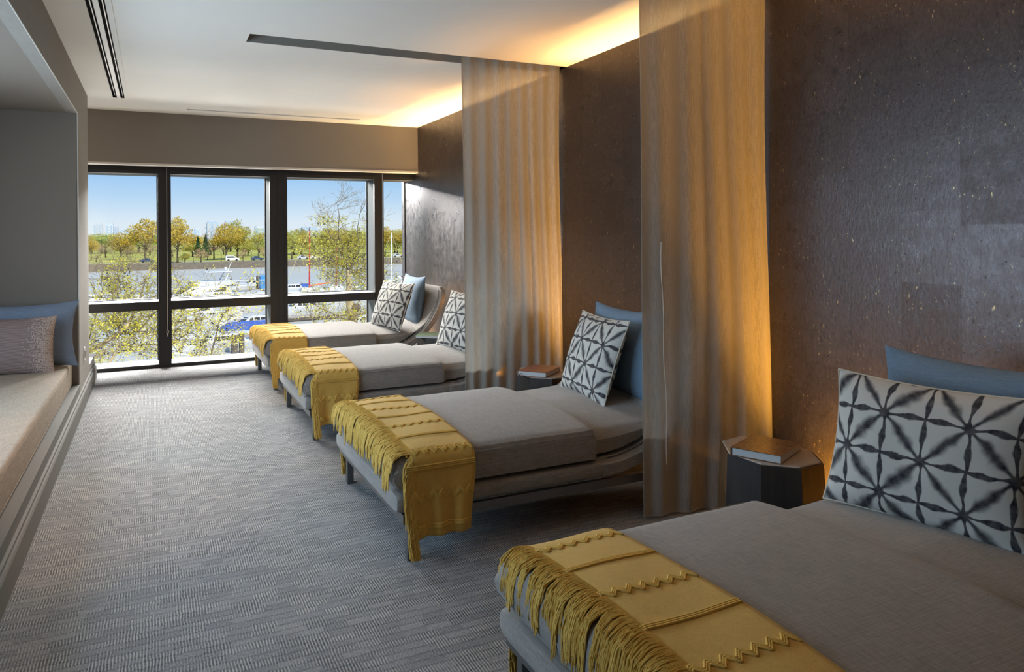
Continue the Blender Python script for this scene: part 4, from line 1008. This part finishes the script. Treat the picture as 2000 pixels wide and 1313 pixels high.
# blue canvas-covered boat
t = thing('covered_boat', 'boat under a bright blue canvas cover in the lower second pane', 'boat', (8.4, 79.2, WZ), math.radians(200))
hull_mb(6.6, 2.1, .75).build('hull', M['gel'], t, smooth='auto')
MB().loft([[(-2.9,-.95,.75),(2.9,-.5,.95),(2.9,.5,.95),(-2.9,.95,.75)], [(-2.7,-.7,1.25),(2.2,-.35,1.45),(2.2,.35,1.45),(-2.7,.7,1.25)], [(-2.5,-.08,1.6),(1.7,-.05,1.75),(1.7,.05,1.75),(-2.5,.08,1.6)]]).build('canvas_cover', M['canvas'], t)
t = thing('tarped_dock_box', 'bright blue tarped box on the dock beside a dark piling', 'box', (18.6, 144, WZ)); MB().bbox(-.9, .9, -.9, .9, .2, 2.9, .15).build('box', M['canvas_l'], t); MB().box(-.95, .95, -.95, .95, 2.0, 2.15).build('strap', M['gel'], t)
def sailboat(label, x, y, L_, mh, mast, boom=None, mz2=None):
    t = thing('sailboat', label, 'boat', (x, y, WZ), math.radians(8), 'moored sailboats'); hull_mb(L_, L_*.28, .9).build('hull', M['gel'], t, smooth='auto')
    frustum(MB(), -1.2, 1.6, .8, .95, -1.0, 1.1, .65, 1.4).build('cabin', M['gel'], t)
    MB().tube([(.4,0,.9),(.4+mh*.012,0,mh)], [.14,.11], 7).build('mast', M[mast], t)
    s_ = MB(); s_.tube([(.4+mh*.012,0,mh),(-L_*.48,0,1.1)], .03, 4); s_.tube([(.4+mh*.012,0,mh),(L_*.5,0,1.1)], .03, 4); s_.build('stay', M['rope'], t)
    MB().tube([(-.2,.0,mh*.62),(1.0,.0,mh*.62)], .03, 4).build('spreader', M[mast], t)
    if boom: MB().tube([(.4,0,1.7),(boom,0,2.1)], .12, 6).build('boom', M['orange'], t)
sailboat('sailboat with a tall dark red mast and orange boom, third pane', 23.4, 128, 8.5, 11.2, 'red', 3.9)
sailboat('sailboat with a shorter red mast left of the sycamore', 28.6, 131, 7.5, 8.6, 'red')
sailboat('sailboat with the left white mast, rightmost pane', 42.2, 143, 8.0, 10.6, 'alu')
sailboat('sailboat with the right white mast beside the wallpapered wall', 46.4, 138.5, 8.0, 10.9, 'alu')
def dock(label, x, y, L_, rz, w=1.8):
    t = thing('dock', label, 'dock', (x, y, WZ), math.radians(rz), 'marina docks'); n = int(L_/1.2)
    for i in range(n): MB().box(-L_/2+i*1.2, -L_/2+i*1.2+1.15, -w/2, w/2, .45, .6).build('plank', M['dock'], t)
    b = MB(); b.box(-L_/2, L_/2, -w/2, -w/2+.15, .1, .45); b.box(-L_/2, L_/2, w/2-.15, w/2, .1, .45); b.build('beam', M['pile'], t)
dock('long grey dock behind the largest white yacht', 14, 140, 26, 8); dock('grey dock between the blue canvas boat and the long white boat', 7.5, 75.5, 14, 14); dock('grey dock with pilings at the right edge of the view', 48, 149, 14, 20); dock('grey dock in the lower third pane behind the twigs', 16.5, 92, 16, 8)
def piling(label, x, y, h, r_=.22):
    t = thing('piling', label, 'piling', (x, y, WZ-.4)); MB().tube([(0,0,0),(.02,0,h)], [r_, r_*.95], 8).build('post', M['pile'], t); MB().tube([(.02,0,h*.62),(.02,0,h*.67)], r_*1.12, 8).build('rope_band', M['rope'], t)
piling('dark piling beside the blue tarped box', 17.6, 146.5, 3.0); piling('left one of two thick pilings in the lower second pane', 6.35, 69.2, 2.0, .28); piling('right one of two thick pilings in the lower second pane', 7.0, 69.5, 2.1, .24)
for i, xx in enumerate((46.2, 47.3, 48.4, 49.6)): piling(('first', 'second', 'third', 'fourth')[i] + ' weathered piling from the left at the right-hand dock', xx, 146.8, 3.4, .2)

# ------------------------------------------------------------------ sycamores close to the window
def sycamore(name, label, limbs, seed, depth_jit, trunk, leaf_n, ball_n, twigs, region, upk=.25):
    rng = random.Random(seed); t = thing(name, label, 'tree', trunk[0]); o = Vector(trunk[0])
    br = MB(); tip = []
    def smooth(pts, n):
        pts = [Vector(p) for p in pts]; out = []
        for i in range(len(pts)-1):
            p0 = pts[max(i-1,0)]; p1, p2 = pts[i], pts[i+1]; p3 = pts[min(i+2, len(pts)-1)]
            for q in range(n):
                s = q/n; out.append(.5*((2*p1)+(p2-p0)*s+(2*p0-5*p1+4*p2-p3)*s*s+(3*p1-p0-3*p2+p3)*s**3))
        return out + [pts[-1]]
    MB_t = MB(); tp = smooth(trunk, 4); MB_t.tube([p-o for p in tp], list(np.linspace(.15, trunk_r, len(tp))) if (trunk_r := .045) else 0, 8); MB_t.build('trunk', M['bark_pale'], t, smooth=True)
    def grow(p, d, ln, r_, lev):
        n = 5; pts = [p.copy()]; q = p.copy(); dd = d.normalized()
        for i in range(n):
            dd = (dd + Vector((rng.gauss(0, .16), rng.gauss(0, .16), rng.gauss(.02, .15)))).normalized(); q = q + dd*ln/n; pts.append(q.copy())
        br.tube([a-o for a in pts], list(np.linspace(r_, max(.0018, r_*.4), n+1)), 4 if lev > 0 else 5, cap=False)
        for a in pts[2:]: tip.append((a.copy(), dd.copy(), lev))
        if lev < 2:
            for i in range(rng.randint(2, 4)):
                b_ = pts[rng.randint(1, n)]; sd = Vector((rng.gauss(0, 1), rng.gauss(0, .6), rng.gauss(upk, .8))).normalized()
                grow(b_, (dd*.6+sd*.8), ln*rng.uniform(.45, .7), max(.002, r_*.5), lev+1)
    for pts, r0 in limbs:
        P_ = smooth([Vector(p) + Vector((0, rng.uniform(-depth_jit, depth_jit)*(i/len(pts)), 0)) for i, p in enumerate(pts)], 5)
        limb = MB().tube([p-o for p in P_], list(np.linspace(r0, max(.003, r0*.15), len(P_))), 6); limb.build('limb', M['bark_pale'] if r0 > .02 else M['bark'], t, smooth=True)
        for q in range(int(twigs*len(P_)/10)):
            b_ = rng.choice(P_[1:]); sd = Vector((rng.gauss(0, 1), rng.gauss(0, .7), rng.gauss(upk, .7))).normalized(); grow(b_, sd, rng.uniform(.25, .6), rng.uniform(.003, .0055), 0)
    f = br.build('twigs', M['twig'], t, fix=False); f['kind'] = 'stuff'
    T_ = [a for a in tip if region(a[0])]
    def smp(r, n):
        i = r.randint(0, len(T_), n); return np.array([T_[q][0]-o for q in i]) + r.normal(size=(n,3))*.035
    lf = cards(leaf_n, smp, .0160, seed, .8).build('leaves', LEAF['near'], t, fix=False); lf['kind'] = 'stuff'
    bl = MB()
    for q in range(ball_n):
        a = rng.choice(T_)[0]-o; bl.ball((a.x+rng.gauss(0,.02), a.y+rng.gauss(0,.02), a.z-.03), rng.uniform(.010, .015), nu=6, nv=4)
    b2 = bl.build('seed_balls', M['black'], t, fix=False); b2['kind'] = 'stuff'
    return t
sycamore('sycamore_tree', 'near sycamore with a thick pale limb crossing the two left panes', [
    ([(-1.05,13,-.49),(-.90,13,-.37),(-.71,13,-.26),(-.507,13,-.12),(-.39,13,-.03),(-.27,13,.21),(-.18,13,.44),(-.10,13,.72),(.01,13,.92)], .045),
    ([(-.66,13,-.62),(-.515,13,-.376),(-.486,13,-.14)], .03), ([(-.90,13,-.51),(-.675,13,-.364),(-.507,13,-.138)], .025),
    ([(-.47,13,-.02),(-.46,13,.21),(-.50,13,.61),(-.44,13,.95)], .02), ([(-.39,13,-.10),(-.21,13,-.08),(.0,13,.17),(.22,13,.30)], .016), ([(-.45,13,-.12),(-.14,13,-.10),(.07,13,-.17),(.30,13,-.30)], .014),
    ([(.83,13,-.75),(.84,13,-.56),(.917,13,-.27),(.98,13,-.01),(1.10,13,.21),(1.156,13,.27)], .02), ([(.26,13,0),(.44,13,.02),(.67,13,.03),(.75,13,.07)], .010), ([(.22,13,.36),(.276,13,.487),(.39,13,.61)], .009),
    ([(-.9,13.2,-.2),(-.8,13.2,.2),(-.72,13.2,.55),(-.6,13.2,.8)], .012), ([(-.6,13.4,-.5),(-.1,13.4,-.35),(.35,13.4,-.5),(.7,13.4,-.6)], .012), ([(-.45,13.1,.5),(-.5,13.1,.9),(-.42,13.1,1.15)], .008), ([(.1,13.2,-.5),(.5,13.2,-.2),(.7,13.2,-.3)], .01)],
    21, .3, [(-2.6,13.2,-8.6),(-2.2,13.1,-5),(-1.6,13,-1.6),(-1.05,13,-.49)], 11000, 430, 12, lambda p: p.x > -1.1 and p.z < .55 + .55*(abs(math.sin(p.x*5+1))))
sycamore('sycamore_tree', 'near sycamore with a forked trunk and dark seed balls in the third pane', [
    ([(3.327,14,.716),(3.18,14,.846),(2.99,14,.90),(2.80,14,.81)], .020), ([(3.336,14,.70),(3.43,14,.89),(3.53,14,1.13),(3.55,14,1.47),(3.58,14,1.95)], .018), ([(3.326,14,.68),(3.25,14,.99),(3.157,14,1.38),(3.14,14,1.76),(3.16,14,2.0)], .016),
    ([(3.346,14,.65),(3.52,14,.71),(3.67,14,.83)], .014), ([(3.345,14,.55),(3.21,14,.55),(3.04,14,.61),(2.85,14,.71)], .013), ([(3.35,14,.1),(3.6,14,.3),(3.7,14,.55)], .016), ([(3.4,14,-.3),(3.05,14,-.1),(2.75,14,.05)], .016), ([(3.42,14,-.55),(3.0,14,-.45),(2.6,14,-.15)], .018), ([(3.45,14,-.5),(3.75,14,-.3),(4.0,14,.2)], .016),
    ([(3.25,14,.99),(3.05,14,1.25),(2.95,14,1.5)], .009), ([(2.9,14.2,-.6),(2.7,14.2,-.2),(2.6,14.2,.1)], .012), ([(3.9,14.2,-.3),(4.15,14.2,.2),(4.3,14.2,.6)], .012)],
    33, .3, [(3.6,14,-8.6),(3.55,14,-4),(3.47,14,-1.2),(3.434,14,-.572),(3.40,14,-.18),(3.35,14,.11),(3.344,14,.405),(3.327,14,.716)], 8500, 330, 12, lambda p: p.z < 1.75)
t = thing('bird_nest', 'dark twig nest in the sycamore fork, lower third pane', 'nest', (3.44, 14.0, .0)); MB().ball((0,0,0), .13, .11, .09, 10, 6).build('nest', M['bark'], t)
